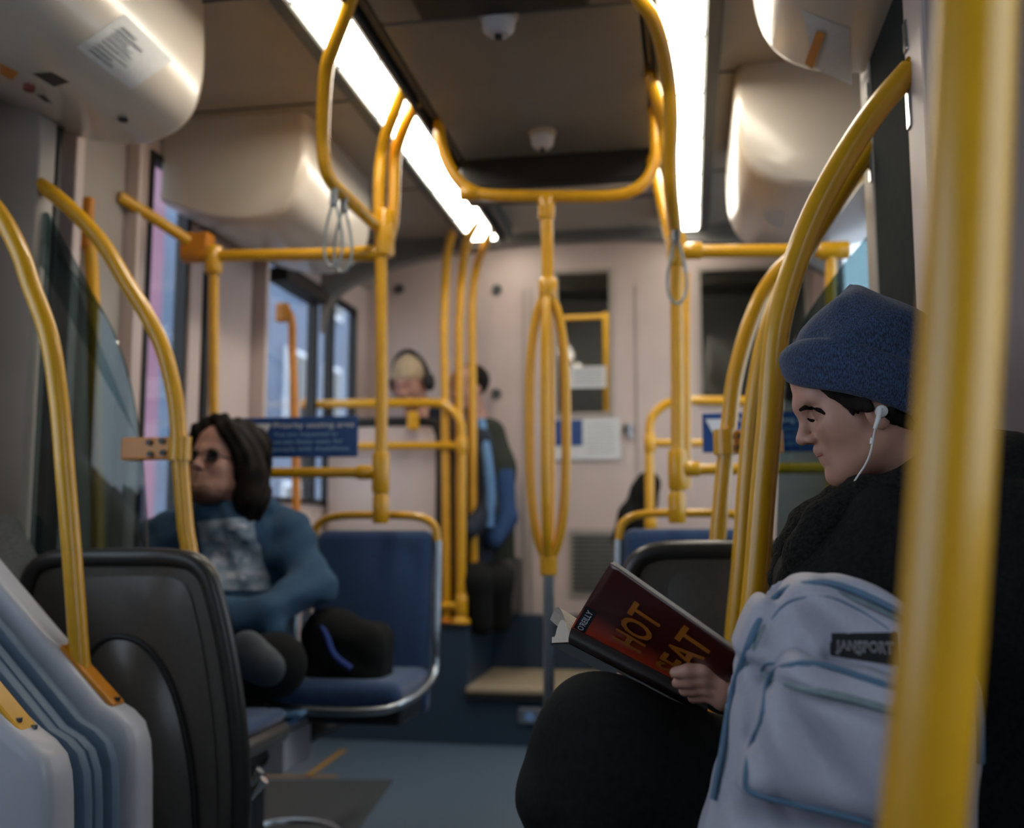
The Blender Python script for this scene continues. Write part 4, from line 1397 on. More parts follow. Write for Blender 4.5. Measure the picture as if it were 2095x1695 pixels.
# far hand under the back of the book
FF = Field(at(1230, 1420, 1.33) - np.array([.03, .03, .05]), at(1420, 1330, 1.6) + np.array([.05, .05, .04]), .0028)
kf = [at(1278, 1352, 1.46), at(1300, 1360, 1.46), at(1322, 1368, 1.46), at(1342, 1378, 1.46)]
tf = [at(1272, 1381, 1.345), at(1298, 1388, 1.345), at(1322, 1395, 1.35), at(1342, 1404, 1.36)]
wrist_f = at(1400, 1370, 1.56)
for a, b in zip(kf, tf):
    FF.chain([wrist_f, a], [.020, .0125], .012)
    finger(FF, [a, (a + b) / 2 + np.array([0, 0, -.012]), b], .0095, .0075)
finger(FF, [wrist_f, at(1310, 1330, 1.52), at(1275, 1318, 1.48)], .012, .008)
FF.cone(wrist_f, wrist_f + np.array([.07, .03, -.01]), .025, .028, .01)
# trunk and limbs under the clothes
FT = Field((-.25, 1.08, .02), (.62, 1.80, 1.12), .013)
sh_n, el_n = np.array([.35, 1.235, .965]), np.array([.30, 1.20, .70])
sh_f, el_f = np.array([.35, 1.60, .965]), np.array([.24, 1.63, .70])
FT.cone((.37, YM, .55), (.33, YM, .90), .125, .13, .05).cone(sh_n, sh_f, .06, .06, .05).cone((.34, YM, .95), hl(-.06, 0, -.15), .055, .05, .03)
FT.chain([sh_n, el_n, wrist_n + np.array([.06, .02, -.01])], [.05, .042, .026], .02).chain([sh_f, el_f, wrist_f + np.array([.07, .03, -.01])], [.05, .042, .026], .02)
HIPN, KNN, ANN = np.array([.38, 1.34, .53]), np.array([-.105, 1.25, .725]), np.array([-.165, 1.22, .30])
HIPF, KNF, ANF = np.array([.38, 1.51, .53]), np.array([-.06, 1.53, .53]), np.array([-.09, 1.51, .10])
FT.chain([HIPN, KNN, ANN], [.085, .058, .042], .03).chain([HIPF, KNF, ANF], [.085, .06, .042], .03)
body = merged('body', [FH, FN, FF, FT], SKIN, reader)

FC = Field((-.04, 1.05, .42), (.70, 1.80, 1.17), .0075)
FC.ell((.34, YM, .66), (.17, .20, .24), .03).ell((.315, YM, .85), (.165, .205, .17), .06).ell((.305, YM, .90), (.14, .16, .11), .05)
FC.cone(sh_n, sh_f, .082, .082, .06)
FC.chain([sh_n, el_n, wrist_n + np.array([.035, .012, -.004])], [.078, .066, .044], .03)
FC.chain([sh_f, el_f, wrist_f + np.array([.035, .015, -.004])], [.078, .066, .044], .03)
FC.ell(at(2035, 1010, YM), (.10, .14, .085), .05)
FC.ell(at(2047, 962, 1.36), (.035, .06, .03), .03)
for dy in (-.08, .0, .08):
    FC.cone(at(1790, 1085, YM) + np.array([0, dy, 0]), at(1722, 1210, YM) + np.array([0, dy, 0]), .06, .078, .05)
FC.disp(lambda x, y, z: .006 * np.sin(22 * z + 9 * x + 5 * np.sin(7 * y)) * np.sin(11 * x + 14 * y + 4) + .003 * np.sin(47 * x - 31 * z + 20 * y))
coat = FC.build('coat', COAT, reader)
FL = Field((-.05, 1.1, .80), (.6, 1.75, 1.18), .005)
ring = []
nkc = at(1815, 992, YM)
for a in np.linspace(0, 2 * math.pi, 13)[:-1]:
    ring.append(nkc + np.array([-.080 * math.cos(a), .085 * math.sin(a), -.050 * math.cos(a) - .012]))
for i in range(12):
    FL.cone(ring[i], ring[(i + 1) % 12], .024, .024, .02)
    FL.cone(ring[i] + np.array([.0, 0, -.05]), ring[(i + 1) % 12] + np.array([.0, 0, -.05]), .036, .036, .02)
for dy in (-.075, .075):
    FL.chain([at(1712, 1015, YM) + np.array([.02, dy, 0]), at(1668, 1070, YM) + np.array([.0, dy * 1.1, 0]), at(1634, 1125, YM) + np.array([0, dy, 0]), at(1606, 1190, YM) + np.array([0, dy * .8, 0])], [.026, .024, .022, .02], .02)
FL.disp(lambda x, y, z: .0022 * np.sin(210 * x + 3 * np.sin(90 * z)) * np.sin(190 * z + 40 * y) * np.sin(170 * y + 60 * x))
FL.build('fleece_collar', SHERPA, reader)
FP = Field((-.30, 1.05, .05), (.62, 1.74, .90), .0085)
FP.chain([HIPN, KNN], [.118, .088], .04).chain([KNN, ANN], [.088, .062], .03)
FP.chain([HIPF, KNF], [.115, .085], .04).chain([KNF, ANF], [.085, .062], .03)
FP.cone((.38, 1.30, .52), (.38, 1.54, .52), .13, .13, .05)
FP.ell(at(1112, 1632, 1.22), (.03, .06, .03), .03)
FP.disp(lambda x, y, z: .004 * np.sin(38 * z + 12 * x) * np.sin(20 * x + 9 * y))
FP.build('trousers', TROU, reader)
SHOEM = mat('dark_shoe', '#17181a', .5, noise=(40, .1))
for an, nm in ((ANN, .0), (ANF, .0)):
    FS = Field(an + np.array([-.25, -.08, -.12]), an + np.array([.12, .08, .08]), .006)
    FS.chain([an + np.array([.03, 0, -.05]), an + np.array([-.07, 0, -.055]), an + np.array([-.17, 0, -.065])], [.045, .042, .03], .03).cone(an, an + np.array([.0, 0, -.05]), .04, .045, .02)
    FS.build('shoe', SHOEM, reader)
# beanie
rows = [((1608, 780), (1900, 864)), ((1599, 768), (1908, 852)), ((1594, 738), (1914, 817)), ((1604, 716), (1916, 786)), ((1622, 698), (1914, 764)), ((1634, 691), (1908, 752))]
crown = [((1630, 700), (1902, 770)), ((1638, 682), (1914, 735)), ((1662, 654), (1912, 696)), ((1690, 626), (1896, 660)), ((1712, 605), (1862, 634)), ((1729, 590), (1818, 612)), ((1739, 582), (1784, 599)), ((1747, 584), (1768, 594))]
def hat_rows(rows, widths, name, wr, parent):
    n = 56
    v = []
    for i, (fp, bp) in enumerate(rows):
        a, b = at(fp[0], fp[1], YM), at(bp[0], bp[1], YM)
        c = (a + b) / 2
        e = (a - b) / 2
        for j in range(n):
            th = 2 * math.pi * j / n
            wq = wr * (1 - .9 * (i / (len(rows) - 1)) ** 2)
            w = 1 + wq * math.sin(5 * th + 1.3 * i) + wq * .7 * math.sin(9 * th - 2.1 * i)
            sx = abs(math.cos(th)) ** .9 * (1 if math.cos(th) > 0 else -1)
            sy = abs(math.sin(th)) ** .9 * (1 if math.sin(th) > 0 else -1)
            edge = 1 if abs(math.cos(th)) > .97 else w
            v.append(c + e * sx * edge + np.array([0, 1, 0]) * widths[i] * sy * w + np.array([0, 0, (.004 * math.sin(3 * th + i) + .011 * sy) * widths[i] / widths[0]]))
    return v, n
def loft(v, n, rows, cap=False, sub=3):
    V = np.array(v).reshape(rows, n, 3)
    out = []
    for j in range(n):
        out.append(catmull(V[:, j], sub))
    V = np.stack(out, 1)
    k = V.shape[0]
    f = [(i * n + j, i * n + (j + 1) % n, (i + 1) * n + (j + 1) % n, (i + 1) * n + j) for i in range(k - 1) for j in range(n)]
    if cap:
        f.append(tuple((k - 1) * n + j for j in range(n)))
    return V.reshape(-1, 3), f
v, n = hat_rows(crown, [.088, .09, .088, .080, .062, .036, .018, .006], 'beanie', .028, reader)
V, f = loft(v, n, len(crown), True)
bean = MB().add(V, f).build('beanie', KNIT, reader, smooth=True)
v, n = hat_rows(rows, [.082, .089, .094, .095, .094, .089], 'cuff', .006, reader)
V, f = loft(v, n, len(rows))
vi = []
for i, (fp, bp) in enumerate(rows[:1] + rows[4:5]):
    pass
cuff = MB().add(V, f).build('cuff', KNIT, bean, smooth=True)
sm = cuff.modifiers.new('thickness', 'SOLIDIFY')
sm.thickness = .006
sm.offset = -1
# hair below the beanie
def local_px(px, py, y):
    return at(px, py, y)
def skin_pt(px, py, lift=.0015):
    w = at(px, py, YM - .06)
    for _ in range(3):
        y = FH.front(w[0], w[2])
        if y is None:
            break
        w = at(px, py, y - lift)
    return w
FHr = Field(at(1690, 900, 1.30) - np.array([.02, .02, .03]), at(1905, 790, 1.58) + np.array([.03, .02, .03]), .0022)
for strand in ([(1690, 792), (1704, 806), (1712, 818)], [(1706, 796), (1722, 815), (1730, 832)], [(1722, 800), (1736, 824), (1746, 850)], [(1736, 806), (1750, 830), (1756, 846)], [(1750, 812), (1763, 832), (1768, 840)], [(1766, 818), (1778, 834), (1786, 838)], [(1820, 845), (1830, 860), (1834, 866)], [(1836, 848), (1846, 864), (1852, 874)], [(1850, 850), (1860, 868), (1866, 880)]):
    pts = [skin_pt(*q) for q in strand]
    FHr.chain(pts, [.0085, .0065, .0018], .004)
    FHr.chain([np.array([p[0], 2 * YM - p[1], p[2]]) for p in pts], [.0085, .0065, .0018], .004)
FHr.chain([at(1862, 850, YM - .03), at(1872, 880, YM - .03)], [.02, .008], .01).chain([at(1866, 850, YM + .03), at(1876, 880, YM + .03)], [.02, .008], .01)
FHr.build('hair', HAIRM, reader)
# brows and lashes
for s_ in (-1, 1):
    if s_ < 0:
        tube('eyebrow', [hl(.096, -.014, .025), hl(.092, -.028, .029), hl(.082, -.044, .026)], [.002, .003, .0015], HAIRM, reader, 8, sub=3)
        continue
    for nm, pxs, rr in (('eyebrow', [(1638, 839), (1648, 834), (1661, 834), (1677, 840), (1688, 848)], [.0024, .0036, .0038, .0032, .0014]), ('eyelashes', [(1652, 857), (1660, 861), (1671, 860), (1683, 853)], [.0012, .0022, .0022, .0012])):
        pts = [skin_pt(*q, .0020) for q in pxs]
        tube(nm, pts, rr, HAIRM, reader, 8, sub=3)
LIP = mat('lips', '#9a5f55', .45, noise=(60, .08))
tube('mouth_line', [hl(.0885, -.022, -.0555), hl(.0985, -.008, -.0545), hl(.0995, 0, -.0548), hl(.0985, .008, -.0545), hl(.0885, .022, -.0555)], .0014, LIP, reader, 6, sub=3)

# earphones (worn: a thing of their own)
ye = YM - .088
ep = thing('earphones', at(1735, 1012, ye), 'white wired earphones hanging from the ear of the reader', 'earphones')
tube('ear_stem', [at(1801, 836, ye), at(1797, 856, ye - .002), at(1790, 878, ye - .002)], [.0036, .0034, .0028], EARB, ep, 10, sub=3)
MB().lathe([(.002, -.008), (.0075, -.005), (.0085, 0), (.006, .006), (.001, .009)], at(1803, 842, ye + .008), 'y', 16).build('ear_bud', EARB, ep, auto=True)
tube('cable', [at(1790, 878, ye - .002), at(1786, 900, ye - .003), at(1781, 925, ye - .004), at(1771, 950, ye - .006), at(1754, 976, ye - .006), at(1741, 997, ye), at(1731, 1020, ye + .01)], .0012, EARB, ep, 8)
tube('inline_remote', [at(1785, 897, ye - .003), at(1783, 909, ye - .003)], .0028, EARB, ep, 10, sub=1)
tube('cable', [at(1735, 988, ye + .004), at(1734, 1004, ye + .004), at(1731, 1020, ye + .01)], .0012, EARB, ep, 8)

# ---------------- the book
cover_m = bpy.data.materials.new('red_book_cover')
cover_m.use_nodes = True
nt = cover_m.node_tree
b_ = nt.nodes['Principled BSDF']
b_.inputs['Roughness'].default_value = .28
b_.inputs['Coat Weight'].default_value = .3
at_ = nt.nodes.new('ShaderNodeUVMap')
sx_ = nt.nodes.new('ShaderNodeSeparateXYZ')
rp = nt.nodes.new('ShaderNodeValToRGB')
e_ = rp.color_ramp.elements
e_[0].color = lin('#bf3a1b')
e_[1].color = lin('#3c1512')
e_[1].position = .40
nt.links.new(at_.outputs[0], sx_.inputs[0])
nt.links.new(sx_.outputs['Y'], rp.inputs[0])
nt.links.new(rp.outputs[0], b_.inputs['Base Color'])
INKD = mat('dark_orange_print', '#96571b', .35, noise=(40, .08))
LABD = mat('black_label_print', '#16181d', .35, noise=(40, .05))
PAGE = mat('book_pages', '#c9bdae', .8, noise=(200, .06))
SPINE = mat('dark_spine', '#20140f', .35, noise=(40, .08))
B = at(1169.5, 1284, 1.322)
A = at(1249.5, 1152, 1.215)
E_ = at(1452, 1430, 1.285)
D_ = at(1530, 1352, 1.155)
book = thing('book', (B + E_) / 2, 'open red paperback held by the reader', 'book')
def cov(u, v):
    """u along the spine, v from spine to fore-edge"""
    p = (B * (1 - u) + E_ * u) * (1 - v) + (A * (1 - u) + D_ * u) * v
    nn = np.cross(E_ - B, A - B)
    nn /= np.linalg.norm(nn)
    return p + nn * .006 * math.sin(math.pi * v) * (-1 if nn[1] > 0 else 1)
NB = np.cross(E_ - B, A - B)
NB /= np.linalg.norm(NB)
if NB[1] > 0:
    NB = -NB
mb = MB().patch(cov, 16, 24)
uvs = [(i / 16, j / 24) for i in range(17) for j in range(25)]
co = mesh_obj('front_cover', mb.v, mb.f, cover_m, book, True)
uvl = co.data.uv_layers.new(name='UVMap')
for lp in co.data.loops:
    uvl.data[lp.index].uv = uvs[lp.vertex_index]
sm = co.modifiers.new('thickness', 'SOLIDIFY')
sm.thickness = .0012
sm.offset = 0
# page block of the near half, just behind the cover
def blk(u, v, off):
    return cov(.008 + u * .984, .012 + v * .965) - NB * off
mbp = MB()
mbp.patch(lambda u, v: blk(u, v, .0025), 8, 8).patch(lambda u, v: blk(u, v, .009 + .004 * math.sin(v * math.pi)), 8, 8)
for fn in (lambda u, v: blk(u, 1, .0025 + .0065 * v), lambda u, v: blk(0, u, .0025 + v * (.0065 + .004 * math.sin(u * math.pi))), lambda u, v: blk(1, u, .0025 + v * (.0065 + .004 * math.sin(u * math.pi)))):
    mbp.patch(fn, 8, 2)
mbp.build('pages', PAGE, book, smooth=False)
# far half: back cover and pages opening away
FB = at(1131, 1306, 1.45)
FD = FB + (E_ - B) * 1.0
def far(u, v, lift):
    p = (B * (1 - u) + E_ * u) * (1 - v) + (FB * (1 - u) + FD * u) * v
    return p + np.array([-.004, 0, -.012 * (1 - v) - .006]) + np.array([0, 0, lift])
MB().patch(lambda u, v: far(u, v, -.002), 10, 8).patch(lambda u, v: far(u, v, -.0032), 10, 8).build('back_cover', SPINE, book, smooth=True)
mbq = MB().patch(lambda u, v: far(.01 + u * .98, v * .96, .022 * math.sin(math.pi * min(1, v * 1.25)) ** .7 + .008), 10, 14)
mbq.patch(lambda u, v: far(.01 + u * .98, v * .96, 0), 10, 6)
mbq.patch(lambda u, v: far(.01, u * .96, v * (.022 * math.sin(math.pi * min(1, u * 1.25)) ** .7 + .008)), 14, 3)
mbq.patch(lambda u, v: far(.99, u * .96, v * (.022 * math.sin(math.pi * min(1, u * 1.25)) ** .7 + .008)), 14, 3)
mbq.build('pages', PAGE, book, smooth=False)
cp = [far(-.0, t_, .03 * math.sin(math.pi * t_) + .012 + .02 * t_ ** 2) for t_ in np.linspace(0, 1, 9)]
cq = [far(.35, t_, .03 * math.sin(math.pi * t_) + .010) for t_ in np.linspace(0, 1, 9)]
MB().patch(lambda u, v: (np.array([np.interp(v, np.linspace(0, 1, 9), [p[i] for p in cp]) for i in range(3)]) * (1 - u) + np.array([np.interp(v, np.linspace(0, 1, 9), [p[i] for p in cq]) for i in range(3)]) * u), 6, 12).build('loose_page', PAGE, book, smooth=True)
# spine strip
sp = MB().patch(lambda u, v: cov(u, 0) * (1 - v) + far(u, 0, -.002) * v + NB * .004 * math.sin(math.pi * v), 12, 5).build('spine', SPINE, book, smooth=True)
us = (E_ - B) / np.linalg.norm(E_ - B)
vs = (A - B) - us * ((A - B) @ us)
vs /= np.linalg.norm(vs)
def on_cover(u, v, d=.0016):
    return cov(u, v) + NB * d
def cover_text(body, u, v, size, fit, m, name='lettering', offset=0.0):
    """text whose baseline runs from spine to fore-edge, lines stepping along the spine"""
    mb = text_mb(body, 1.0, (0, 0, 0), (1, 0, 0), (0, 1, 0), fit=1.0, depth=0, offset=offset)
    if not mb.v:
        return
    out = []
    for p in mb.v:
        out.append(on_cover(u - size * p[1], v + fit * p[0], .0022))
    o = mesh_obj(name, out, mb.f, m, co)
    o.location = Vector((0, 0, 0))
    return o
cover_text('HOT', .47, .20, .30, .62, INKD, offset=.02)
cover_text('SEAT', .80, .12, .30, .80, INKD, offset=.02)
INKS = mat('grey_cover_print', '#5d4a3c', .4, noise=(40, .05))
lb = MB().patch(lambda u, v: on_cover(.012 + u * .085, .02 + v * .40, .0010), 2, 6).build('publisher_label', LABD, co)
mb = text_mb("O'REILLY", 1.0, (0, 0, 0), (1, 0, 0), (0, 1, 0), fit=1.0, depth=0)
o = mesh_obj('lettering', [on_cover(.078 - .062 * p[1], .045 + .34 * p[0], .0016) for p in mb.v], mb.f, SIGNW, lb)

# ---------------- the backpack
BPM = mat('pale_lavender_grey_nylon', '#a9a9b6', .62, noise=(300, .05), bump=(420, .12, .0008))
PIPE = mat('steel_blue_piping', '#52708a', .5, noise=(60, .08))
ZIPM = mat('grey_green_zip', '#76868a', .5, noise=(120, .15))
bp_out = [(1440, 2050), (1425, 1800), (1448, 1640), (1466, 1535), (1481, 1440), (1502, 1340), (1532, 1256), (1586, 1196), (1640, 1176), (1690, 1173), (1760, 1196), (1850, 1243), (1930, 1298), (1985, 1362), (2008, 1430), (2005, 1560), (1990, 1800), (1985, 2050)]
YBP = 1.06
OUT = [(p[0], p[2]) for p in catmull(ats(bp_out, YBP), 3)]
pk = [(1538, 1490), (1548, 1425), (1572, 1364), (1606, 1340), (1655, 1336), (1750, 1362), (1850, 1396), (1930, 1440), (1962, 1520), (1952, 1640), (1905, 1722), (1770, 1690), (1640, 1656), (1524, 1628), (1507, 1600), (1518, 1545)]
PKT = [(p[0], p[2]) for p in catmull(ats(pk, 1.00), 3, True)]
FBK = Field((min(p[0] for p in OUT) - .03, .93, .44), (max(p[0] for p in OUT) + .03, 1.20, .99), .0038)
FBK.slab(OUT, 1.025, 1.155, .032, .01)
FBK.slab(PKT, .975, 1.09, .03, .006)
lowp = [(p[0], p[2]) for p in catmull(ats([(1490, 1665), (1640, 1690), (1900, 1760), (1950, 1900), (1940, 2040), (1470, 2040), (1462, 1800)], 1.01), 3, True)]
FBK.slab(lowp, 1.0, 1.10, .03, .02)
def fold(x, y, z):
    q0 = at(1640, 1250, YBP)
    d = 0
    for (px, py, ang, wdt, ln, amp) in ((1580, 1300, 1.25, .012, .06, .006), (1655, 1290, -1.0, .016, .05, .007), (1640, 1470, -1.1, .012, .06, .005), (1560, 1540, -1.2, .010, .05, .005), (1760, 1240, -.55, .013, .07, .006), (1700, 1560, -.9, .018, .08, .004), (1490, 1500, 1.4, .010, .09, .005), (1610, 1400, -.35, .007, .08, .003)):
        c = at(px, py, 1.02)
        ux, uz = math.cos(ang), math.sin(ang)
        t_ = (x - c[0]) * ux + (z - c[2]) * uz
        s_ = -(x - c[0]) * uz + (z - c[2]) * ux
        d = d + amp * np.exp(-(t_ / ln) ** 2) * (np.exp(-(s_ / wdt) ** 2) - .6 * np.exp(-((s_ - 1.8 * wdt) / wdt) ** 2))
    return 1.7 * d * (y < 1.14) + .0016 * np.sin(60 * x + 35 * z) * np.sin(48 * z - 20 * x)
FBK.disp(fold)
bpk = thing('backpack', (at(1740, 1500, YBP)[0], 1.09, .455), 'pale lavender-grey backpack with a black label standing beside the reader', 'backpack')
pack = FBK.build('pack_body', BPM, bpk)
def conform(pts, off):
    out = []
    for p in pts:
        y = FBK.front(p[0], p[2])
        out.append(np.array([p[0], (y if y is not None else p[1]) - off, p[2]]))
    return out
def seam(name, pxs, y, r, m, off=0.0, sub=5):
    pts = catmull(ats(pxs, y), sub)
    q = np.array(conform(pts, off))
    for _ in range(3):
        q[1:-1] = (q[:-2] + 2 * q[1:-1] + q[2:]) / 4
    return tube(name, list(q), r, m, bpk, 8, sub=1)
edge = []
oc = np.mean(OUT, 0)
for x, z in OUT[6:-6]:
    dx_, dz_ = oc[0] - x, oc[1] + .05 - z
    L = math.hypot(dx_, dz_)
    edge.append((x + dx_ / L * .008, z + dz_ / L * .008))
q = np.array(conform([(x, 1.05, z) for x, z in edge], .0038))
for _ in range(4):
    q[1:-1] = (q[:-2] + 2 * q[1:-1] + q[2:]) / 4
tube('main_piping', list(q), .0036, PIPE, bpk, 8, sub=1)
q2 = q.copy()
tube('main_zip', [p + np.array([(oc[0] - p[0]) * .06, .0, (oc[1] - p[2]) * .06]) for p in q2], .0022, ZIPM, bpk, 6, sub=1)
pin = []
pcn = np.mean(PKT, 0)
for x, z in PKT:
    dx_, dz_ = pcn[0] - x, pcn[1] - z
    L = math.hypot(dx_, dz_)
    pin.append((x + dx_ / L * .007, .99, z + dz_ / L * .007))
q = np.array(conform(pin, .0034))
for _ in range(3):
    q = (np.roll(q, 1, 0) + 2 * q + np.roll(q, -1, 0)) / 4
MB().tube(list(q), .0028, 8, True, 1).build('pocket_piping', PIPE, bpk, auto=True)
seam('pocket_zip', [(1572, 1400), (1640, 1406), (1720, 1424), (1800, 1446), (1870, 1468)], 0.98, .0042, ZIPM, .0005)
seam('pocket_seam', [(1566, 1394), (1580, 1372), (1640, 1362), (1690, 1364), (1740, 1384), (1800, 1404), (1860, 1420)], 0.98, .0014, PIPE, .0)
seam('top_seam', [(1580, 1270), (1620, 1230), (1690, 1220), (1760, 1250), (1820, 1290)], 1.03, .0013, PIPE, .0)
# label
lq = [(1698, 1294), (1830, 1292), (1833, 1360), (1698, 1340)]
def lab(u, v, d):
    q = np.array(lq, float)
    p = (q[0] * (1 - u) + q[1] * u) * (1 - v) + (q[3] * (1 - u) + q[2] * u) * v
    w = at(p[0], p[1], 1.03)
    return np.array([w[0], LBY - d, w[2]])
ys = [FBK.front(*(at(p[0], p[1], 1.03)[[0, 2]])) for p in lq[:2] + [(1765, 1310)]]
LBY = min(y for y in ys if y is not None) - .0015
lbl = MB().patch(lambda u, v: lab(u, v, 0), 10, 5).patch(lambda u, v: lab(u, v, -.01), 10, 5)
lbl = lbl.build('label', mat('black_woven_label', '#121314', .8, noise=(300, .2)), bpk, smooth=False)
w0 = np.array(text_mb('JANSPORT', 1.0, (0, 0, 0), (1, 0, 0), (0, 1, 0), depth=0, space=1.06).v)
x0_, x1_ = w0[:, 0].min(), w0[:, 0].max()
for off, m_, d in ((.030, SIGNW, .0008), (-.004, mat('maroon_thread', '#3d2430', .8, noise=(200, .1)), .0014)):
    mb = text_mb('JANSPORT', 1.0, (0, 0, 0), (1, 0, 0), (0, 1, 0), depth=0, offset=off, space=1.06)
    out = []
    for p in mb.v:
        t_ = (p[0] - x0_) / (x1_ - x0_)
        low = .14 * math.exp(-((t_ - .40) / .07) ** 2) + .14 * math.exp(-((t_ - .04) / .05) ** 2)
        out.append(lab(.07 + .86 * t_, .66 - .50 * p[1] + low * (1 - min(1, max(0, p[1]) / .7)), d))
    mesh_obj('lettering', out, mb.f, m_, lbl)
# shoulder strap peeking out at the left bottom
# ---------------- hoodie man at left
man = thing('person', (-1.47, 3.0, .0), 'long-haired man in a slate blue hoodie and glasses looking up', 'person')
MC = at(462, 958, 2.82)
RM = basis((-.30, -.92, .25))
FHm = Field(MC - np.array([.2, .2, .25]), MC + np.array([.2, .2, .17]), .0045)
head(FHm, RM, MC, 1.06, neck=((-.02, 0, -.06), (-.06, 0, -.16)), nr=(.06, .065), full=True)
FB_ = Field(at(300, 1420, 2.6) - np.array([.2, .1, .3]), at(700, 1050, 3.1) + np.array([.1, .15, .05]), .014)
sL, sR = at(585, 1098, 2.90), at(345, 1100, 2.87)
hipm = at(470, 1330, 2.90)
eL, wL = at(642, 1195, 2.84), at(545, 1262, 2.64)
eR, wR = at(325, 1210, 2.80), at(430, 1262, 2.62)
FB_.cone(hipm, (sL + sR) / 2, .09, .09, .05).cone(sL, sR, .05, .05, .04).chain([sL, eL, wL], [.045, .04, .03], .02).chain([sR, eR, wR], [.045, .04, .03], .02)
merged('body', [FHm, FB_], SKIN, man)
FHo = Field(at(280, 1420, 2.6) - np.array([.15, .1, .1]), at(720, 1020, 3.1) + np.array([.05, .2, .08]), .0085)
FHo.ell((hipm + np.array([0, -.02, .03])), (.19, .15, .14), .04).ell((hipm * .45 + (sL + sR) / 2 * .55), (.185, .14, .20), .06)
FHo.cone(sL, sR, .078, .078, .07).chain([sL, eL, wL], [.078, .064, .048], .03).chain([sR, eR, wR], [.078, .064, .048], .03)
FHo.cone(wL, wR, .05, .05, .03)
nk = at(468, 1042, 2.87)
FHo.ell(at(468, 1075, 2.82), (.13, .09, .07), .04)
for i in range(10):
    a1, a2 = 2 * math.pi * i / 10, 2 * math.pi * (i + 1) / 10
    FHo.cone(nk + np.array([.105 * math.cos(a1), .09 * math.sin(a1), .0 + .02 * math.sin(a1)]), nk + np.array([.105 * math.cos(a2), .09 * math.sin(a2), .02 * math.sin(a2)]), .03, .03, .03)
FHo.disp(lambda x, y, z: .010 * np.sin(38 * z + 26 * x + 2 * np.sin(19 * x)) * np.sin(24 * x - 12 * y + 9 * z) + .004 * np.sin(70 * z - 45 * x))
hood = FHo.build('hoodie', HOODIE, man)
# graphic on the chest follows the cloth
def chest(u, v, d=.004):
    q = np.array([(402, 1068), (508, 1058), (528, 1212), (412, 1206)], float)
    p = (q[0] * (1 - u) + q[1] * u) * (1 - v) + (q[3] * (1 - u) + q[2] * u) * v
    w = at(p[0], p[1], 2.74)
    y = FHo.front(w[0], w[2])
    return np.array([w[0], (y if y else 2.74) - d, w[2]])
MB().patch(lambda u, v: chest(u, v), 14, 18).build('chest_print', PRINT, hood, smooth=True)
for (u0, v0, u1, v1) in ((.25, .22, .62, .32), (.18, .42, .42, .66), (.55, .44, .78, .62), (.40, .74, .95, .84), (.10, .80, .30, .92), (.62, .08, .92, .16)):
    MB().patch(lambda u, v: chest(u0 + (u1 - u0) * u, v0 + (v1 - v0) * v, .0055), 4, 4).build('chest_print', PRINTW, hood, smooth=True)
# trousers, crossed leg, shoes
KL, KR = at(560, 1362, 2.52), at(400, 1350, 2.50)
HLm, HRm = hipm + np.array([.10, 0, -.05]), hipm + np.array([-.10, 0, -.05])
FTm = Field(at(330, 1750, 2.4) - np.array([.1, .12, .0]), at(800, 1240, 3.1) + np.array([.05, .05, .05]), .011)
FTm.chain([HLm, KL], [.105, .08], .04).chain([KL, at(480, 1365, 2.44)], [.08, .06], .03)
FTm.chain([HRm, KR], [.105, .085], .04).chain([KR, KR + np.array([-.02, .06, -.36])], [.08, .055], .03)
FTm.build('trousers', TROU, man)
FSm = Field(at(520, 1350, 2.38) - np.array([.16, .1, .12]), at(520, 1350, 2.38) + np.array([.18, .12, .12]), .006)
FSm.ell(at(505, 1340, 2.38), (.055, .035, .06), .02).ell(at(548, 1368, 2.38), (.045, .035, .045), .04)
FSm.build('shoe', mat('grey_shoe_sole', '#3a4148', .7, noise=(40, .15)), man)
sl = KR + np.array([-.02, .06, -.36])
FSl = Field(sl - np.array([.1, .22, .1]), sl + np.array([.1, .1, .08]), .008)
FSl.chain([sl + np.array([0, .02, -.04]), sl + np.array([0, -.12, -.05])], [.045, .035], .02)
FSl.build('shoe', SHOEM, man)
# long hair
FHa = Field(MC - np.array([.22, .22, .28]), MC + np.array([.22, .22, .18]), .006)
FHa.frame(RM, MC, 1.06)
FHa.ell((-.03, 0, .065), (.108, .092, .092), .02)
for s_ in (-1, 1):
    FHa.chain([(-.01, s_ * .075, .06), (-.005, s_ * .098, -.02), (-.02, s_ * .105, -.09), (-.04, s_ * .09, -.13)], [.035, .04, .045, .03], .03)
    FHa.chain([(.07, s_ * .02, .12), (.072, s_ * .055, .085), (.035, s_ * .085, .03)], [.02, .024, .03], .03)
FHa.chain([(-.09, 0, .03), (-.10, 0, -.06), (-.10, 0, -.12)], [.06, .07, .05], .03)
FHa.ell((.11, 0, -.01), (.07, .055, .085), .02, cut=True)
FHa.frame(np.eye(3), np.zeros(3), 1)
FHa.disp(lambda x, y, z: .003 * np.sin(160 * x + 80 * y + 6 * np.sin(20 * z)))
FHa.build('hair', HAIRM, man)
def ml_(x, y, z):
    return MC + RM @ (np.array([x, y, z]) * 1.06)
STUB_SHADE = mat('stubble_chin_shade', '#6b4d42', .9, noise=(120, .2))  # stubble colour that also paints the shadow under the chin
FBe = Field(MC - np.array([.2, .2, .2]), MC + np.array([.2, .2, .05]), .0045)
FBe.frame(RM, MC, 1.06)
FBe.ell((.05, 0, -.095), (.047, .054, .026), .02)
FBe.cone((.075, -.02, -.088), (.075, .02, -.088), .019, .019, .02)
FBe.build('beard_chin_shade', STUB_SHADE, man)
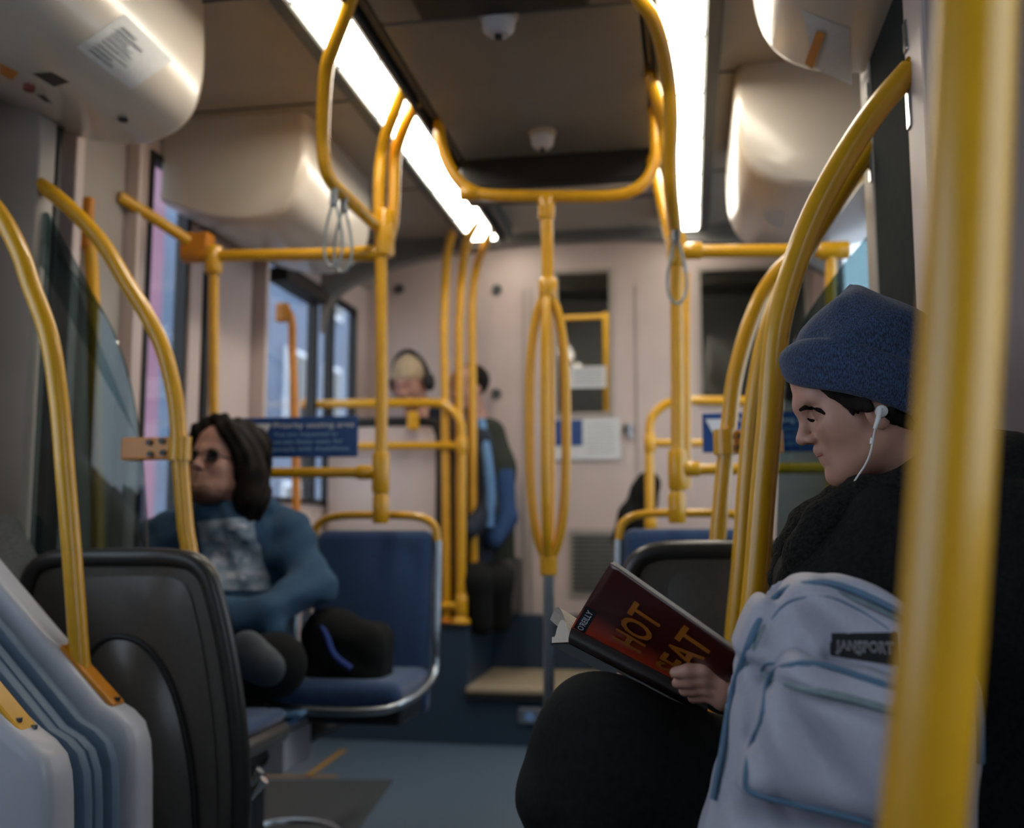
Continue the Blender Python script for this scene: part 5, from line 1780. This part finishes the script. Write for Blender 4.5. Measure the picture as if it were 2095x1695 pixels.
# glasses
GLF = mat('black_glasses_frame', '#141416', .35, noise=(30, .05))
gl_ = thing('glasses', ml_(.1, 0, .0), 'dark framed glasses on the man in the hoodie', 'glasses')
for s_ in (-1, 1):
    pts = [ml_(.104 - .012 * abs(math.cos(a)), s_ * (.033 + .023 * math.cos(a)), .004 + .017 * math.sin(a)) for a in np.linspace(0, 2 * math.pi, 17)[:-1]]
    MB().tube(pts, .0028, 6, True, 1).build('rim', GLF, gl_, auto=True)
    MB().add(pts + [np.mean(pts, 0)], [(i, (i + 1) % 16, 16) for i in range(16)]).build('lens', mat('smoky_lens_%d' % s_, '#1d1f22', .1, noise=(10, .02)), gl_)
    tube('temple', [ml_(.088, s_ * .057, .006), ml_(.04, s_ * .074, .008), ml_(-.005, s_ * .08, .006)], .0025, GLF, gl_, 6, sub=3)
tube('bridge', [ml_(.103, -.011, .006), ml_(.108, 0, .008), ml_(.103, .011, .006)], .0025, GLF, gl_, 6, sub=3)

# black bag on the empty blue seat
bg = at(715, 1330, 2.86)
bag = thing('black_bag', (bg[0], bg[1], .46), 'black bag with a blue strap lying on the blue seat', 'bag')
FG = Field(bg - np.array([.18, .16, .15]), bg + np.array([.18, .16, .17]), .007)
FG.box(bg + np.array([0, 0, -.01]), (.12, .085, .095), .05, .03).ell(bg + np.array([-.05, -.02, .06]), (.08, .07, .065), .05)
FG.disp(lambda x, y, z: .005 * np.sin(35 * x + 25 * z) * np.sin(40 * z - 15 * y))
FG.build('bag_body', TROU, bag)
tube('strap', [bg + np.array([-.085, -.06, .10]), bg + np.array([-.04, -.095, .06]), bg + np.array([-.01, -.105, .0]), bg + np.array([.04, -.10, -.04])], .009, mat('royal_blue_webbing', '#243f86', .7, noise=(60, .1)), bag, 8)

# ---------------- grey jacket shape standing in for a seated passenger at the left edge
gs = at(0, 1150, 2.15)
FA2 = Field(gs - np.array([.12, .12, .62]), gs + np.array([.14, .16, .2]), .009)
FA2.chain([gs + np.array([-.03, .03, .07]), gs + np.array([.01, .02, -.03]), gs + np.array([.035, .02, -.22]), gs + np.array([.04, .03, -.50])], [.05, .065, .075, .08], .04)
FA2.chain([gs + np.array([.03, -.03, -.05]), gs + np.array([.06, -.03, -.22]), gs + np.array([.06, -.02, -.42])], [.04, .045, .04], .03)
FA2.disp(lambda x, y, z: .005 * np.sin(30 * z + 20 * x) * np.sin(25 * y + 14 * x))
o = FA2.build('passenger_jacket', GREYJ)
tag(o, 'grey jacket shape standing in for a seated passenger beside the left moulded seat', 'coat')

# ---------------- two passengers on the raised floor
YA = 4.92
pa_ = thing('person', (at(930, 1100, YA)[0], YA, ZP), 'passenger in navy coat with cream cap and headphones behind the guard rail', 'person')
ha = at(843, 786, YA)
RA = basis((-.25, -.95, -.35))
FA = Field(ha - np.array([.2, .2, .3]), ha + np.array([.25, .2, .2]), .007)
head(FA, RA, ha, 1.05, neck=((-.02, 0, -.06), (-.03, -.03, -.18)))
tA = at(940, 930, YA + .05)
hA = at(965, 1180, YA + .05)
FB2 = Field(hA - np.array([.3, .35, .2]), ha + np.array([.5, .3, .05]), .016)
FB2.cone(hA, tA, .10, .10, .05).cone(tA, ha + np.array([.03, .05, -.15]), .07, .05, .04)
merged('body', [FA, FB2], SKIN, pa_)
FA = Field(hA - np.array([.36, .4, .65]), ha + np.array([.6, .3, .12]), .012)
FA.cone(at(905, 850, YA + .04), at(955, 930, YA + .04), .075, .10, .05).cone(at(955, 930, YA + .04), at(962, 1180, YA + .04), .115, .12, .05)
FA.chain([at(985, 900, YA - .05), at(1000, 1040, YA - .10), at(960, 1085, YA - .2)], [.06, .05, .045], .03)
FA.build('coat', NAVY, pa_)
FA = Field(at(960, 1300, YA) - np.array([.25, .4, .05]), at(1010, 1150, YA) + np.array([.2, .2, .1]), .013)
FA.chain([hA, at(975, 1190, YA - .22)], [.10, .08], .03).chain([at(975, 1190, YA - .22), at(985, 1275, YA - .2)], [.08, .06], .03)
FA.build('trousers', TROU, pa_)
FA = Field(ha - np.array([.15, .16, .1]), ha + np.array([.15, .16, .18]), .007)
FA.frame(RA, ha, 1.05)
FA.ell((-.005, 0, .062), (.106, .084, .088), .01).cone((.08, -.04, .055), (.08, .04, .055), .02, .02, .02)
FA.build('cap', CAPM, pa_)
hp = thing('headphones', ha + np.array([0, 0, .0]), 'dark over-ear headphones on the cream cap', 'headphones')
def hA_(x, y, z):
    return ha + RA @ (np.array([x, y, z]) * 1.05)
tube('headband', [hA_(.0, .100 * math.cos(a), .02 + .145 * math.sin(a)) for a in np.linspace(0, math.pi, 13)], .012, DARK, hp, 8, sub=2)
for s_ in (-1, 1):
    c = hA_(0, s_ * .098, .005)
    F_ = Field(c - .07, c + .07, .007)
    F_.frame(RA, np.zeros(3), 1)
    F_.R = RA
    F_.t = c
    F_.ell((0, 0, 0), (.042, .024, .05), .01)
    F_.build('ear_cup', BLACK, hp)
YC = 5.08
pb_ = thing('person', (at(1000, 1100, YC)[0], YC, ZP), 'passenger in dark green jacket with pale blue stripe, partly behind slim poles', 'person')
hb = at(958, 800, YC)
RB = basis((-.6, -.75, -.1))
FA = Field(hb - np.array([.2, .2, .3]), hb + np.array([.25, .2, .2]), .007)
head(FA, RB, hb, 1.0)
tB, hB = at(1010, 930, YC), at(1015, 1180, YC)
FB2 = Field(hB - np.array([.3, .3, .2]), hb + np.array([.4, .2, .05]), .016)
FB2.cone(hB, tB, .07, .07, .05).cone(tB, hb + np.array([.03, .03, -.14]), .05, .05, .03)
merged('body', [FA, FB2], SKIN, pb_)
FA = Field(hB - np.array([.36, .3, .2]), hb + np.array([.5, .2, .05]), .012)
FA.cone(at(1000, 890, YC), at(1008, 960, YC), .09, .115, .05).cone(at(1008, 960, YC), at(1010, 1180, YC), .115, .11, .05)
FA.build('jacket', OLIVE, pb_)
FA = Field(hb - np.array([.16, .16, .13]), hb + np.array([.16, .16, .17]), .008)
FA.frame(RB, hb, 1.0)
FA.ell((-.03, 0, .055), (.10, .088, .09), .02).ell((.10, 0, .0), (.06, .06, .07), .02, cut=True)
FA.build('hair', HAIRM, pb_)
MB().tube([at(984, 862, YC - .14), at(996, 930, YC - .28), at(1004, 1010, YC - .30), at(1000, 1078, YC - .30)], .024, 8, False, 4).build('scarf', mat('pale_blue_scarf', '#5b82ad', .9, noise=(40, .1)), pb_, auto=True)
FA = Field(at(1030, 1150, YC - .1) - np.array([.2, .2, .1]), at(1030, 1000, YC) + np.array([.15, .2, .1]), .012)
FA.chain([at(1028, 960, YC - .05), at(1036, 1060, YC - .1), at(1010, 1105, YC - .2)], [.06, .055, .045], .03)
FA.build('sleeve', mat('blue_sleeve', '#22406b', .9, noise=(40, .1)), pb_)
FA = Field(at(1000, 1300, YC) - np.array([.25, .45, .05]), at(1030, 1150, YC) + np.array([.2, .2, .1]), .013)
FA.chain([hB, at(1015, 1195, YC - .28)], [.10, .08], .03).chain([at(1015, 1195, YC - .28), at(1022, 1270, YC - .24)], [.08, .06], .03)
FA.build('trousers', TROU, pb_)
MB().rbox((at(880, 1200, 5.2)[0], 4.95, ZP), (at(1060, 1200, 5.2)[0], 5.33, ZP + .30), .02).build('platform_bench', DARK)
tag(bpy.data.objects['platform_bench'], 'dark bench under the two far passengers', 'bench')
# dark coat shape standing in for a mostly hidden passenger
cb = at(1300, 1090, 4.85)
FA = Field(cb - np.array([.25, .16, .46]), cb + np.array([.25, .16, .35]), .012)
FA.chain([cb + np.array([.06, 0, .22]), cb + np.array([.0, 0, .05]), cb + np.array([-.07, -.02, -.04])], [.07, .09, .05], .04).ell(cb + np.array([.04, .02, -.22]), (.10, .10, .19), .05)
FA.chain([cb + np.array([-.05, -.02, -.04]), cb + np.array([-.1, -.03, -.09])], [.035, .015], .02).chain([cb + np.array([-.03, -.02, -.06]), cb + np.array([-.06, -.03, -.16])], [.035, .015], .02)
FA.disp(lambda x, y, z: .008 * np.sin(30 * x + 18 * z) * np.sin(26 * z))
o = FA.build('passenger_coat', TROU)
tag(o, 'dark coat shape standing in for a hidden passenger beside the right guard rail', 'coat')

for o in bpy.data.objects:
    if '_o' in o:
        del o['_o']
